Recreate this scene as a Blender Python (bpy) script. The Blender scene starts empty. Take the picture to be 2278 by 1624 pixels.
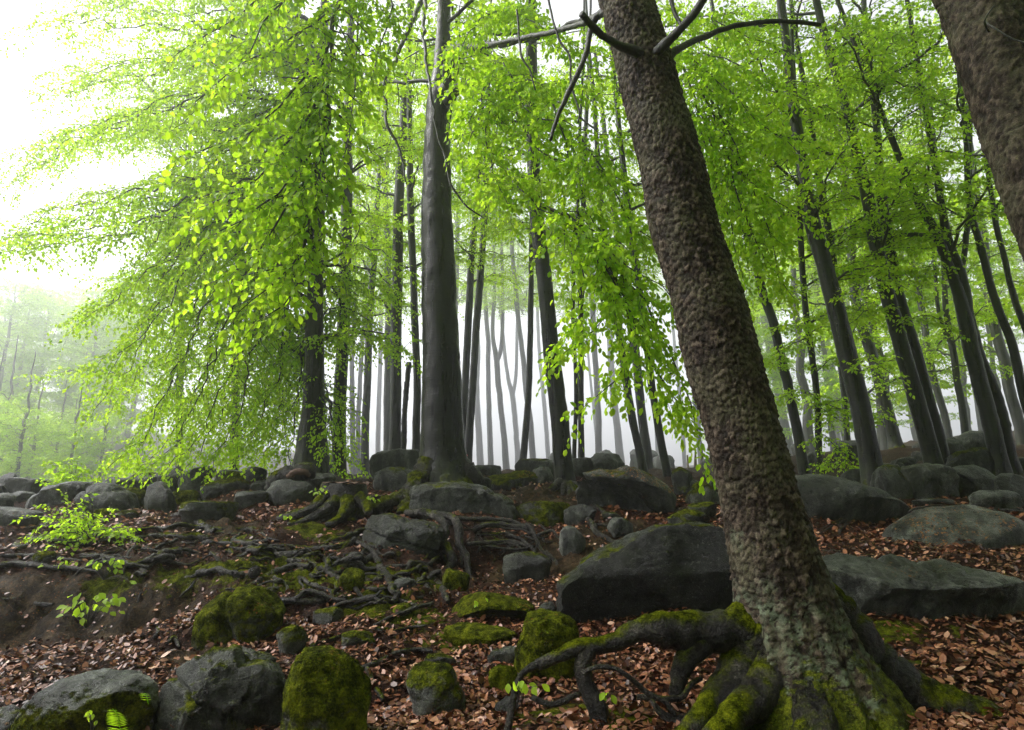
import bpy, bmesh, math, random
import numpy as np
from mathutils import Vector

# ------------------------------------------------------------------ camera, sky, sun, exposure
SC = bpy.context.scene
COL = SC.collection
EYE = np.array([0.0, 0.0, 1.6])
FPX, PITCH = 1392.0, math.radians(11.5)          # focal length in units of a 2278 px wide frame; upward tilt
cam_d = bpy.data.cameras.new('camera'); cam = bpy.data.objects.new('camera', cam_d); COL.objects.link(cam)
cam_d.sensor_width = 36.0; cam_d.lens = 36.0 * FPX / 2278.0
cam_d.clip_start = 0.05; cam_d.clip_end = 3000
cam.location = EYE; cam.rotation_euler = (math.pi / 2 + PITCH, 0, 0)
SC.camera = cam

SUN_EL, SUN_AZ = math.radians(48), math.radians(-82)       # over the open valley, behind thick cloud
W = bpy.data.worlds.new('World'); SC.world = W; W.use_nodes = True
wn = W.node_tree.nodes; wl = W.node_tree.links; wn.clear()
sky = wn.new('ShaderNodeTexSky'); sky.sky_type = 'NISHITA'; sky.sun_disc = False
sky.sun_elevation = SUN_EL; sky.sun_rotation = SUN_AZ
sky.air_density = 1.0; sky.dust_density = 4.0; sky.ozone_density = 1.0; sky.altitude = 300
hs = wn.new('ShaderNodeHueSaturation'); hs.inputs['Saturation'].default_value = 0.12      # cloud and fog: no blue left
bg = wn.new('ShaderNodeBackground'); bg.inputs['Strength'].default_value = 0.15
wo = wn.new('ShaderNodeOutputWorld')
wl.new(sky.outputs[0], hs.inputs['Color']); wl.new(hs.outputs[0], bg.inputs['Color']); wl.new(bg.outputs[0], wo.inputs['Surface'])

sun_d = bpy.data.lights.new('sun', 'SUN'); sun_d.energy = 1.15; sun_d.angle = math.radians(30); sun_d.color = (1.0, 0.97, 0.92)
sun = bpy.data.objects.new('sun', sun_d); COL.objects.link(sun)
sd = Vector((math.sin(SUN_AZ) * math.cos(SUN_EL), math.cos(SUN_AZ) * math.cos(SUN_EL), math.sin(SUN_EL)))
sun.rotation_euler = sd.to_track_quat('Z', 'Y').to_euler(); sun.location = sd * 60

vs = SC.view_settings; vs.view_transform = 'Standard'; vs.look = 'None'; vs.gamma = 1.0; vs.use_curve_mapping = False
vs.exposure = 1.52
SC.render.engine = 'CYCLES'
cy = SC.cycles
cy.max_bounces = 7; cy.diffuse_bounces = 4; cy.glossy_bounces = 2; cy.transmission_bounces = 4; cy.volume_bounces = 1
cy.transparent_max_bounces = 4; cy.use_denoising = True; cy.denoising_prefilter = 'NONE'; cy.caustics_reflective = False; cy.caustics_refractive = False
cy.sample_clamp_indirect = 2.5
HAZE_DENSITY = 0.0042

rng = np.random.default_rng(7)
random.seed(7)

# ------------------------------------------------------------------ pixels of a 2278 x 1624 frame to rays and points
CP, SP = math.cos(PITCH), math.sin(PITCH)
UP = np.array([0, 0, 1.0])
def ray(px, py):
    a = (px - 1139.0) / FPX; b = (812.0 - py) / FPX
    return np.array([a, CP - b * SP, SP + b * CP])
def P(px, py, Y):
    """world point where the ray of a pixel meets the upright plane at distance Y ahead"""
    d = ray(px, py)
    return EYE + d * (Y / d[1])
def mpp(Y, py=1000):
    """metres per pixel on that plane"""
    d = ray(1139, py)
    return Y / d[1] / FPX

# ------------------------------------------------------------------ noise
_pr = np.random.default_rng(3)
_perm = np.concatenate([_pr.permutation(256)] * 3)
_g = _pr.normal(size=(256, 3)); _g /= np.linalg.norm(_g, axis=1)[:, None]
def pn(p):
    p = np.asarray(p, float)
    i = np.floor(p).astype(int); f = p - i; u = f * f * f * (f * (f * 6 - 15) + 10); i &= 255
    out = 0
    for dx in (0, 1):
        wx = u[:, 0] if dx else 1 - u[:, 0]
        for dy in (0, 1):
            wy = u[:, 1] if dy else 1 - u[:, 1]
            for dz in (0, 1):
                wz = u[:, 2] if dz else 1 - u[:, 2]
                h = _perm[_perm[_perm[i[:, 0] + dx] + i[:, 1] + dy] + i[:, 2] + dz]
                gr = _g[h]
                out = out + wx * wy * wz * (gr[:, 0] * (f[:, 0] - dx) + gr[:, 1] * (f[:, 1] - dy) + gr[:, 2] * (f[:, 2] - dz))
    return out * 1.5
def fbm(p, o=4, gain=.5):
    p = np.asarray(p, float); s = 0; a = 1.0
    for k in range(o):
        s = s + a * pn(p + 17.3 * k); p = p * 2.03; a *= gain
    return s
def sstep(a, b, x):
    t = np.clip((x - a) / (b - a), 0, 1); return t * t * (3 - 2 * t)

# ------------------------------------------------------------------ mesh and object helpers
def mk_mesh(name, V, F, smooth=True, attrs=None, mat=None, mats=None, midx=None):
    """V (n,3); F one index array or a list of index arrays (each (m,3) or (m,4))"""
    me = bpy.data.meshes.new(name)
    V = np.ascontiguousarray(V, np.float32)
    if not isinstance(F, list): F = [F]
    F = [np.asarray(f, np.int32) for f in F if len(f)]
    me.vertices.add(len(V)); me.vertices.foreach_set('co', V.ravel())
    li = np.concatenate([f.ravel() for f in F]); sz = np.concatenate([np.full(len(f), f.shape[1], np.int32) for f in F])
    st = np.concatenate([[0], np.cumsum(sz)[:-1]]).astype(np.int32)
    me.loops.add(len(li)); me.loops.foreach_set('vertex_index', li)
    me.polygons.add(len(sz)); me.polygons.foreach_set('loop_start', st); me.polygons.foreach_set('loop_total', sz)
    if smooth: me.polygons.foreach_set('use_smooth', np.ones(len(sz), bool))
    for m in (mats or ([mat] if mat else [])): me.materials.append(m)
    if midx is not None: me.polygons.foreach_set('material_index', np.asarray(midx, np.int32))
    for k, a in (attrs or {}).items():
        a = np.asarray(a, np.float32)
        if a.ndim == 1:
            at = me.attributes.new(k, 'FLOAT', 'POINT'); at.data.foreach_set('value', a)
        else:
            at = me.attributes.new(k, 'FLOAT_VECTOR', 'POINT'); at.data.foreach_set('vector', np.ascontiguousarray(a).ravel())
    me.update(calc_edges=True); me.validate()
    return me
def link(name, data, parent=None, loc=None):
    o = bpy.data.objects.new(name, data); COL.objects.link(o)
    if parent is not None: o.parent = parent
    if loc is not None: o.location = loc
    return o
def tag(o, label=None, cat=None, group=None, kind=None):
    for k, v in (('label', label), ('category', cat), ('group', group), ('kind', kind)):
        if v: o[k] = v
    return o
def thing(name, label, cat, loc, group=None):
    return tag(link(name, None, None, loc), label, cat, group)

def catmull(pts, n):
    """n points along a smooth curve through pts (columns may carry radii too)"""
    p = np.asarray(pts, float); m = len(p)
    if m == 2:
        t = np.linspace(0, 1, n)[:, None]; return p[0] * (1 - t) + p[1] * t
    q = np.vstack([2 * p[0] - p[1], p, 2 * p[-1] - p[-2]])
    seg = np.linalg.norm(np.diff(p[:, :3], axis=0), axis=1); c = np.concatenate([[0], np.cumsum(seg)])
    s = np.linspace(0, c[-1], n); k = np.clip(np.searchsorted(c, s, 'right') - 1, 0, m - 2)
    t = ((s - c[k]) / np.maximum(seg[k], 1e-9))[:, None]
    a, b, d, e = q[k], q[k + 1], q[k + 2], q[k + 3]
    return .5 * (2 * b + (d - a) * t + (2 * a - 5 * b + 4 * d - e) * t * t + (3 * b - a - 3 * d + e) * t ** 3)
def frames(C):
    """parallel-transported normals along a centre line"""
    T = np.gradient(C, axis=0); T /= np.maximum(np.linalg.norm(T, axis=1), 1e-9)[:, None]
    n = np.cross(T[0], [0, 1, 0.03]);
    if np.linalg.norm(n) < .1: n = np.cross(T[0], [1, 0, 0.03])
    n /= np.linalg.norm(n); N = [n]
    for k in range(1, len(C)):
        n = n - T[k] * n.dot(T[k]); n /= max(np.linalg.norm(n), 1e-9); N.append(n)
    N = np.array(N); return T, N, np.cross(T, N)
def tube_arrays(C, R, ns, cap=True, squash=1.0):
    """returns V, quads of a tube; R (n,)"""
    T, N, B = frames(C); n = len(C)
    a = np.linspace(0, 2 * math.pi, ns, endpoint=False)
    V = C[:, None, :] + R[:, None, None] * (np.cos(a)[None, :, None] * N[:, None, :] + squash * np.sin(a)[None, :, None] * B[:, None, :])
    i = np.arange(n - 1)[:, None] * ns + np.arange(ns)[None, :]; j = np.arange(n - 1)[:, None] * ns + (np.arange(ns)[None, :] + 1) % ns
    Q = np.stack([i, j, j + ns, i + ns], -1).reshape(-1, 4)
    return V.reshape(-1, 3), Q
class Acc:
    """collects vertices and faces of one mesh"""
    def __init__(s): s.V = []; s.F = []; s.n = 0; s.tw = []
    def add(s, V, F):
        s.V.append(V); s.F.append(np.asarray(F) + s.n); s.n += len(V)
    def mesh(s, name, mat, **k):
        twig_mesh(s); by = {}
        for f in s.F: by.setdefault(f.shape[1], []).append(f)
        return mk_mesh(name, np.vstack(s.V), [np.vstack(v) for v in by.values()], mat=mat, **k)

# ------------------------------------------------------------------ node helper and materials
class NT:
    def __init__(s, name):
        s.m = bpy.data.materials.new(name); s.m.use_nodes = True; s.t = s.m.node_tree; s.t.nodes.clear()
        s.out = s.t.nodes.new('ShaderNodeOutputMaterial')
    def n(s, typ, ins=None, **props):
        nd = s.t.nodes.new('ShaderNode' + typ)
        for k, v in props.items(): setattr(nd, k, v)
        for k, v in (ins or {}).items():
            sk = nd.inputs[k]
            if hasattr(v, 'is_output') or isinstance(v, bpy.types.NodeSocket): s.t.links.new(v, sk)
            else: sk.default_value = v
        return nd
    def math(s, op, a, b=0.0, c=None, clamp=False):
        nd = s.n('Math', operation=op, use_clamp=clamp)
        for k, v in enumerate((a, b) if c is None else (a, b, c)):
            if isinstance(v, bpy.types.NodeSocket): s.t.links.new(v, nd.inputs[k])
            else: nd.inputs[k].default_value = v
        return nd.outputs[0]
    def noise(s, vec, scale, detail=5, rough=.55, dist=0.0):
        return s.n('TexNoise', {'Vector': vec, 'Scale': scale, 'Detail': detail, 'Roughness': rough, 'Distortion': dist}).outputs[0]
    def ramp(s, fac, stops):
        nd = s.n('ValToRGB', {'Fac': fac}); cr = nd.color_ramp
        while len(cr.elements) < len(stops): cr.elements.new(.5)
        for e, (p, c) in zip(cr.elements, stops): e.position = p; e.color = tuple(c) + (1,) if len(c) == 3 else c
        return nd.outputs[0]
    def mix(s, fac, a, b, blend='MIX'):
        nd = s.n('Mix', data_type='RGBA', blend_type=blend)
        for sk, v in ((nd.inputs[0], fac), (nd.inputs[6], a), (nd.inputs[7], b)):
            if isinstance(v, bpy.types.NodeSocket): s.t.links.new(v, sk)
            else: sk.default_value = v if not isinstance(v, tuple) else (tuple(v) + (1,) if len(v) == 3 else v)
        return nd.outputs[2]
    def rng(s, v, a, b, c=0.0, d=1.0):
        nd = s.n('MapRange', {'Value': v, 'From Min': a, 'From Max': b, 'To Min': c, 'To Max': d}, interpolation_type='SMOOTHSTEP')
        return nd.outputs[0]
    def bump(s, h, dist, strength=1.0, normal=None):
        ins = {'Height': h, 'Distance': dist, 'Strength': strength}
        if normal is not None: ins['Normal'] = normal
        return s.n('Bump', ins).outputs[0]
    def attr(s, name): return s.n('Attribute', attribute_name=name)
    def surf(s, sh): s.t.links.new(sh, s.out.inputs['Surface']); return s.m

MOSS = [(.37, (.004, .006, .001)), (.47, (.034, .043, .002)), (.58, (.110, .126, .005)), (.74, (.24, .25, .014))]
def moss_nodes(k, vec):
    f = k.noise(vec, 13, 4, .65); g = k.noise(vec, 85, 3, .75)
    m = k.math('ADD', k.math('MULTIPLY', f, .62), k.math('MULTIPLY', g, .42))
    return k.ramp(m, MOSS), g

def mat_rock():
    """wet granite with moss; the object's own colour sets how much moss (r), how pale (g), how much fallen debris lies on it (b)"""
    k = NT('wet_rock'); tc = k.n('TexCoord'); oi = k.n('ObjectInfo'); geo = k.n('NewGeometry')
    off = k.n('VectorMath', {0: tc.outputs['Object']}, operation='ADD')
    rv = k.n('CombineXYZ', {'X': k.math('MULTIPLY', oi.outputs['Random'], 37.0), 'Y': k.math('MULTIPLY', oi.outputs['Random'], 11.0), 'Z': 0.0})
    k.t.links.new(rv.outputs[0], off.inputs[1]); v = off.outputs[0]
    col = k.n('SeparateColor', {'Color': oi.outputs['Color']})
    big = k.noise(v, 2.2, 6, .6, .4); mid = k.noise(v, 16, 8, .78); fine = k.noise(v, 110, 3, .8)
    t = k.math('ADD', k.math('MULTIPLY', big, .40), k.math('ADD', k.math('MULTIPLY', mid, .36), k.math('MULTIPLY', fine, .30)))
    base = k.ramp(t, [(.41, (.006, .0066, .006)), (.49, (.026, .028, .026)), (.57, (.072, .076, .070)), (.68, (.19, .196, .18))])
    base = k.mix(1.0, base, k.n('CombineColor', {'Red': k.math('MULTIPLY', col.outputs[1], 2.0), 'Green': k.math('MULTIPLY', col.outputs[1], 2.0), 'Blue': k.math('MULTIPLY', col.outputs[1], 1.9)}).outputs[0], 'MULTIPLY')
    lich = k.rng(k.noise(v, 7.5, 5, .75), .6, .72)
    base = k.mix(k.math('MULTIPLY', lich, .3), base, (.075, .085, .062))
    spk = k.rng(k.noise(v, 38, 4, .75), .57, .64)
    base = k.mix(k.math('MULTIPLY', spk, .6), base, (.125, .13, .115))
    stn = k.rng(k.noise(k.n('Mapping', {'Vector': v, 'Scale': (5.0, 5.0, 1.1)}).outputs[0], 1.0, 5, .65, .3), .40, .60, .30, 1.15)
    base = k.mix(1.0, base, k.n('CombineColor', {'Red': stn, 'Green': stn, 'Blue': stn}).outputs[0], 'MULTIPLY')
    alg = k.rng(k.noise(v, 3.1, 4, .6), .46, .66)
    base = k.mix(k.math('MULTIPLY', alg, .45), base, (.020, .027, .007))
    nz = k.n('SeparateXYZ', {'Vector': geo.outputs['Normal']}).outputs[2]
    mv = k.math('ADD', k.math('ADD', k.math('MULTIPLY', nz, k.math('MULTIPLY_ADD', oi.outputs['Alpha'], .68, -.34)), k.math('MULTIPLY', k.noise(v, 3.4, 6, .65), 1.15)), k.math('MULTIPLY', col.outputs[0], 1.25))
    mm = k.rng(mv, 1.10, 1.30)
    mc, mg = moss_nodes(k, v)
    c = k.mix(mm, base, mc)
    vor = k.n('TexVoronoi', {'Vector': v, 'Scale': 30.0, 'Randomness': 1.0}); 
    fl = k.math('MULTIPLY', k.rng(k.math('ADD', vor.outputs['Distance'], k.math('MULTIPLY', k.noise(v, 9, 2), .5)), .66, .52), k.rng(k.math('ADD', k.math('MULTIPLY', k.noise(v, 3.2, 5, .7), 1.9), k.math('MULTIPLY', col.outputs[2], .55)), 1.22, 1.5))
    fl = k.math('MULTIPLY', fl, k.rng(nz, .25, .6))
    c = k.mix(fl, c, k.mix(vor.outputs['Color'], (.12, .040, .008), (.30, .135, .028)))
    h = k.math('ADD', k.math('MULTIPLY', mid, .6), k.math('MULTIPLY', fine, .35))
    b1 = k.bump(h, .075, 1.0)
    b2 = k.bump(k.math('MULTIPLY', k.math('ADD', k.math('MULTIPLY', k.noise(v, 24, 4, .7), 1.6), mg), mm), .045, 1.0, b1)
    ro = k.mix(mm, k.ramp(mid, [(.38, (.26,) * 3), (.62, (.58,) * 3)]), (.95, .95, .95))
    sp = k.math('MULTIPLY_ADD', mm, -.22, .27)
    b = k.n('BsdfPrincipled', {'Base Color': c, 'Roughness': ro, 'Normal': b2, 'Specular IOR Level': sp})
    return k.surf(b.outputs[0])

def mat_bark_scaly():
    """spruce bark: 'plate' = tint of each scale, 'gap' = how deep in a crack, 'hgt' = height above the ground"""
    k = NT('spruce_bark'); tc = k.n('TexCoord'); v = tc.outputs['Object']; geo = k.n('NewGeometry')
    pl = k.attr('plate').outputs['Fac']; gap = k.attr('gap').outputs['Fac']; hg = k.attr('hgt').outputs['Fac']
    fine = k.noise(v, 60, 5, .7); big = k.noise(v, 3, 4, .6)
    t = k.math('ADD', k.math('MULTIPLY_ADD', pl, .32, .09), k.math('MULTIPLY', fine, .55))
    c = k.ramp(t, [(.3, (.004, .003, .002)), (.44, (.017, .012, .008)), (.58, (.050, .036, .025)), (.76, (.13, .10, .074))])
    c = k.mix(k.rng(big, .45, .65), c, k.mix(.55, c, (.10, .095, .055)))
    c = k.mix(gap, c, (.016, .011, .008))
    alg = k.math('MULTIPLY', k.rng(k.math('ADD', k.math('MULTIPLY', k.noise(v, 2.6, 5, .65), .9), k.math('MULTIPLY', hg, -.34)), .12, .36), k.rng(gap, .8, .2))
    c = k.mix(k.math('MULTIPLY', k.math('MULTIPLY', alg, k.rng(k.noise(v, 9, 5, .7), .42, .58)), .8), c, k.mix(fine, (.04, .055, .028), (.17, .21, .14)))
    nx = k.n('SeparateXYZ', {'Vector': geo.outputs['Normal']})
    mz = k.math('ADD', k.math('MULTIPLY', k.noise(v, 4.2, 5, .65), 1.0), k.math('ADD', k.math('MULTIPLY', hg, -.9), k.math('MULTIPLY', nx.outputs[2], .6)))
    mm = k.rng(mz, .50, .66); mc, mg = moss_nodes(k, v)
    c = k.mix(mm, c, mc)
    b1 = k.bump(fine, .012, 1.0); b2 = k.bump(k.math('MULTIPLY', mg, mm), .03, 1.0, b1)
    b = k.n('BsdfPrincipled', {'Base Color': c, 'Roughness': k.math('MULTIPLY_ADD', fine, .35, .42), 'Normal': b2, 'Specular IOR Level': .12})
    return k.surf(b.outputs[0])

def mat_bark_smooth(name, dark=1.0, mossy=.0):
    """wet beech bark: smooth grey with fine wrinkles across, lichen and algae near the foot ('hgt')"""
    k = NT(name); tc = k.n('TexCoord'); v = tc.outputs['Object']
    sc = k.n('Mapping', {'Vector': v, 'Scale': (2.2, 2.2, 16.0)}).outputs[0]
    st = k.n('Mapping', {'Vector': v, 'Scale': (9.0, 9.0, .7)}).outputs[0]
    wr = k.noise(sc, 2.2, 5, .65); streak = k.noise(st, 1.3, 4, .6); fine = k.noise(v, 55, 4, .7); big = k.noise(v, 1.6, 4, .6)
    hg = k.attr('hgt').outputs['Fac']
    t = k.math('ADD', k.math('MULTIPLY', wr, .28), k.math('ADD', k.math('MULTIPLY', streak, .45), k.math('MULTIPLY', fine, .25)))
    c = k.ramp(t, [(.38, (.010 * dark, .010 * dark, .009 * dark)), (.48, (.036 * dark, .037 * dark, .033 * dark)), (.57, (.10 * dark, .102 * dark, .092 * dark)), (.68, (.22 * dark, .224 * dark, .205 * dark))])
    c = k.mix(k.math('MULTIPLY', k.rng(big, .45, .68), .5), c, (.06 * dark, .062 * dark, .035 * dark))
    al = k.rng(k.math('ADD', k.noise(v, 3.5, 5, .7), k.math('MULTIPLY', hg, -.16)), .36, .62)
    c = k.mix(k.math('MULTIPLY', al, .6), c, k.mix(fine, (.012, .015, .004), (.05, .06, .028)))
    geo = k.n('NewGeometry'); nz = k.n('SeparateXYZ', {'Vector': geo.outputs['Normal']}).outputs[2]
    mm = k.rng(k.math('ADD', k.math('ADD', k.noise(v, 4.0, 5, .65), k.math('MULTIPLY', hg, -.9)), k.math('MULTIPLY_ADD', nz, .5, mossy)), .50, .68)
    mc, mg = moss_nodes(k, v); c = k.mix(mm, c, mc)
    h = k.math('ADD', k.math('MULTIPLY', wr, .7), k.math('MULTIPLY', fine, .3))
    b1 = k.bump(h, .018, .8); b2 = k.bump(k.math('MULTIPLY', mg, mm), .025, 1.0, b1)
    b = k.n('BsdfPrincipled', {'Base Color': c, 'Roughness': k.mix(mm, k.ramp(streak, [(.38, (.20,) * 3), (.62, (.52,) * 3)]), (.95,) * 3), 'Normal': b2, 'Specular IOR Level': k.math('MULTIPLY_ADD', mm, -.2, .22)})
    return k.surf(b.outputs[0])

def mat_root(name='wet_root', moss=.0):
    k = NT(name); tc = k.n('TexCoord'); v = tc.outputs['Object']; geo = k.n('NewGeometry')
    nz = k.n('SeparateXYZ', {'Vector': geo.outputs['Normal']}).outputs[2]
    fine = k.noise(v, 45, 5, .7); big = k.noise(v, 5, 4, .6)
    c = k.ramp(k.math('ADD', k.math('MULTIPLY', fine, .5), k.math('MULTIPLY', big, .5)), [(.40, (.003, .0026, .002)), (.48, (.012, .0105, .009)), (.56, (.036, .032, .027)), (.66, (.095, .086, .074))])
    mm = k.rng(k.math('ADD', k.noise(v, 2.6, 5, .65), k.math('MULTIPLY_ADD', nz, .22, moss)), .68, .84)
    mc, mg = moss_nodes(k, v); c = k.mix(mm, c, mc)
    b1 = k.bump(k.math('ADD', fine, big), .045, 1.0); b2 = k.bump(k.math('MULTIPLY', mg, mm), .03, 1.0, b1)
    b = k.n('BsdfPrincipled', {'Base Color': c, 'Roughness': k.mix(mm, k.ramp(big, [(.4, (.30,) * 3), (.65, (.55,) * 3)]), (.95,) * 3), 'Normal': b2, 'Specular IOR Level': k.math('MULTIPLY_ADD', mm, -.18, .2)})
    return k.surf(b.outputs[0])

def mat_leaf(name, lo, hi, tlo, thi, tmix=.5):
    """thin leaf: light passes through; 'rnd' = each leaf's own tint"""
    k = NT(name); r = k.attr('rnd').outputs['Fac']
    c = k.mix(r, lo, hi); t = k.mix(r, tlo, thi)
    d = k.n('BsdfPrincipled', {'Base Color': c, 'Roughness': .5, 'Specular IOR Level': .22})
    tr = k.n('BsdfTranslucent', {'Color': t})
    m = k.n('MixShader', {0: tmix, 1: d.outputs[0], 2: tr.outputs[0]})
    return k.surf(m.outputs[0])

def mat_litter():
    k = NT('fallen_leaf'); r = k.attr('rnd').outputs['Fac']; v = k.n('TexCoord').outputs['Object']
    c = k.ramp(r, [(0, (.018, .006, .003)), (.3, (.075, .023, .010)), (.55, (.17, .060, .027)), (.82, (.30, .13, .068)), (1, (.44, .26, .17))])
    c = k.mix(k.math('MULTIPLY', k.noise(v, 60, 2), .5), c, (.05, .02, .012))
    b = k.n('BsdfPrincipled', {'Base Color': c, 'Roughness': .42, 'Specular IOR Level': .26})
    return k.surf(b.outputs[0])

def mat_ground():
    """soil under the litter; 'soil' = bare sandy earth, 'moss' = mossy patches"""
    k = NT('forest_ground'); v = k.n('TexCoord').outputs['Object']
    so = k.attr('soil').outputs['Fac']; mo = k.attr('moss').outputs['Fac']
    fine = k.noise(v, 42, 6, .75); mid = k.noise(v, 7, 5, .65)
    lit = k.ramp(k.noise(v, 30, 4, .8), [(.3, (.006, .003, .002)), (.5, (.022, .009, .005)), (.7, (.06, .027, .014))])
    earth = k.ramp(k.math('ADD', k.math('MULTIPLY', fine, .5), k.math('MULTIPLY', mid, .5)), [(.40, (.004, .0025, .001)), (.49, (.024, .015, .007)), (.56, (.060, .040, .021)), (.68, (.13, .092, .054))])
    c = k.mix(k.rng(k.math('ADD', so, k.math('MULTIPLY_ADD', mid, .8, -.4)), .35, .6), lit, earth)
    vor = k.n('TexVoronoi', {'Vector': v, 'Scale': 30.0}); fl = k.math('MULTIPLY', k.rng(vor.outputs['Distance'], .3, .15), k.rng(k.noise(v, 4, 3), .42, .6))
    c = k.mix(k.math('MULTIPLY', fl, .8), c, k.mix(vor.outputs['Color'], (.10, .035, .012), (.26, .11, .035)))
    mm = k.rng(k.math('ADD', mo, k.math('MULTIPLY_ADD', k.noise(v, 6, 5, .7), 1.6, -.8)), .42, .62)
    mc, mg = moss_nodes(k, v); c = k.mix(mm, c, mc)
    b1 = k.bump(k.math('ADD', fine, mid), .07, 1.0); b2 = k.bump(k.math('MULTIPLY', mg, mm), .03, 1.0, b1)
    b = k.n('BsdfPrincipled', {'Base Color': c, 'Roughness': k.mix(mm, k.ramp(fine, [(.4, (.5,) * 3), (.7, (.8,) * 3)]), (.95,) * 3), 'Normal': b2, 'Specular IOR Level': .06})
    return k.surf(b.outputs[0])
def mat_plain(name, c, rough=.7):
    k = NT(name); v = k.n('TexCoord').outputs['Object']; f = k.noise(v, 40, 4, .7)
    col = k.mix(f, tuple(x * .6 for x in c), tuple(min(1, x * 1.35) for x in c))
    b = k.n('BsdfPrincipled', {'Base Color': col, 'Roughness': rough, 'Normal': k.bump(f, .01)})
    return k.surf(b.outputs[0])

M_ROCK = mat_rock(); M_SPRUCE = mat_bark_scaly()
M_BEECH = mat_bark_smooth('beech_bark', .17); M_BEECH_FAR = mat_bark_smooth('beech_bark_pale', .45)  # second one is a paler copy of the beech bark
M_ROOT = mat_root(); M_ROOT_MOSS = mat_root('mossy_root', .11)
M_LEAF = mat_leaf('beech_leaf', (.14, .27, .010), (.28, .42, .022), (.34, .62, .008), (.64, .87, .04), .6)
M_LEAF_NEAR = mat_leaf('young_beech_leaf', (.15, .29, .012), (.32, .45, .03), (.33, .62, .008), (.66, .90, .05), .6)
M_LITTER = mat_litter(); M_GROUND = mat_ground()
M_TWIG = mat_plain('dark_twig', (.010, .0085, .0065), .55)
M_DEADWOOD = mat_plain('dead_wood', (.055, .024, .013), .8)
M_POST = mat_plain('weathered_post', (.12, .09, .06), .8)
M_RED = mat_plain('red_tape', (.55, .04, .03), .6)
# ------------------------------------------------------------------ the hillside
TC = [  # (pixel x, pixel y, distance) the ground passes through
 (150,1640,3.7),(600,1640,3.7),(1000,1640,3.6),(1400,1640,3.4),(1750,1600,3.7),(2200,1620,3.4),(2500,1560,3.8),(-300,1600,4.2),
 (40,1540,4.5),(300,1500,4.7),(560,1480,4.75),(850,1500,4.6),(1070,1520,4.5),(1320,1560,4.0),(1560,1520,4.1),(1950,1490,4.3),(2230,1480,4.3),
 (20,1450,5.4),(180,1445,5.5),(330,1420,5.8),(430,1420,5.6),(680,1420,5.5),(850,1400,5.7),(1070,1420,5.5),(1200,1420,5.4),(1420,1450,4.9),(2050,1425,4.8),
 (-120,1375,6.6),(20,1378,6.6),(20,1268,7.05),(180,1392,6.6),(200,1278,7.1),(310,1386,6.7),(330,1296,7.1),(110,1385,6.6),(110,1272,7.05),(260,1390,6.65),(265,1284,7.1),(-120,1268,7.05),(480,1290,6.9),(640,1310,6.7),(800,1320,6.7),(950,1320,6.8),(1130,1310,7.2),(1230,1300,7.3),
 (60,1215,8.0),(280,1210,8.1),(480,1220,7.9),(650,1230,7.9),(800,1245,7.8),(950,1262,8.0),(1030,1262,8.5),(1130,1262,8.65),(1200,1262,8.5),(1040,1172,9.05),(1130,1172,9.15),(1250,1230,8.4),(1400,1220,8.2),
 (60,1176,9.4),(300,1168,9.4),(480,1169,9.2),(640,1165,9.1),(800,1170,9.2),(960,1165,9.4),(1130,1160,9.6),(1300,1165,9.3),(1450,1170,9.0),(1560,1170,8.8),
 (1850,1230,7.4),(2000,1230,7.2),(2200,1260,6.4),(2230,1330,5.7),(1900,1300,6.0),(1850,1180,8.6),(2050,1180,8.2),(2250,1190,7.9),
 (0,1136,11.0),(200,1130,11),(400,1124,11),(600,1114,10.8),(800,1103,11),(985,1085,11),(1150,1095,11.5),(1260,1085,12),(1420,1100,11.5),(1560,1110,11),(1850,1130,10.2),(2050,1115,10.4),(2250,1115,10.2),
 (-200,1105,14),(0,1096,14),(200,1090,14),(400,1080,14),(700,1068,15),(1000,1058,16),(1300,1055,16),(1600,1060,15),(1900,1050,14),(2100,1045,14.5),(2300,1045,14),(2700,1060,12),
 (1500,1060,24),(1700,1020,22),(2000,1003,25),(2280,995,22),(2700,990,20),(1000,1062,25),(700,1075,25),(300,1130,25),(0,1150,25),(-600,1150,25),
 (700,1072,50),(1000,1064,50),(1300,1062,50),(1700,1036,50),(2200,960,50),(2900,940,40),(300,1120,60),(-300,1130,60),
 (1000,1066,110),(1400,1064,110),(2000,1014,110),(2500,950,110),(400,1045,120),(100,975,130),(-400,955,130),(300,960,230),(0,930,230),(-600,940,230),(1200,1060,260),(2300,990,260),
]
_c = np.array([P(*t) for t in TC])
_extra = np.array([[0, 1.2, .25], [-3, 1.2, .2], [3, 1.2, .35], [0, -3, .0], [-6, -2, -.2], [7, -2, .4], [0, -30, -3], [-30, -20, -4], [40, -20, 1], [-14, 3, .2], [12, 3, .7], [-60, 20, -3], [60, 20, 5], [0, -200, -8], [-260, 0, 2], [260, 0, 16], [0, 380, 4], [-200, 300, 22], [220, 300, 18]], float)
_c = np.vstack([_c, _extra])
def _uv(x, y):
    r = np.sqrt(x * x + y * y + 4.0)
    return np.stack([2.2 * np.arctan2(x, np.where(y > -1e9, y, y)) * np.clip(r / 6, .35, 1), 2.0 * np.log(r)], -1)
_cu = _uv(_c[:, 0], _c[:, 1])
_eps = .18
def _phi(d2): return np.sqrt(d2 + _eps ** 2)
_A = _phi(((_cu[:, None] - _cu[None]) ** 2).sum(-1)) - 1e-3 * 12 * np.eye(len(_c))
_Pm = np.hstack([np.ones((len(_c), 1)), _cu])
_K = np.block([[_A, _Pm], [_Pm.T, np.zeros((3, 3))]])
_w = np.linalg.lstsq(_K, np.concatenate([_c[:, 2], np.zeros(3)]), rcond=None)[0]
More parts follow.
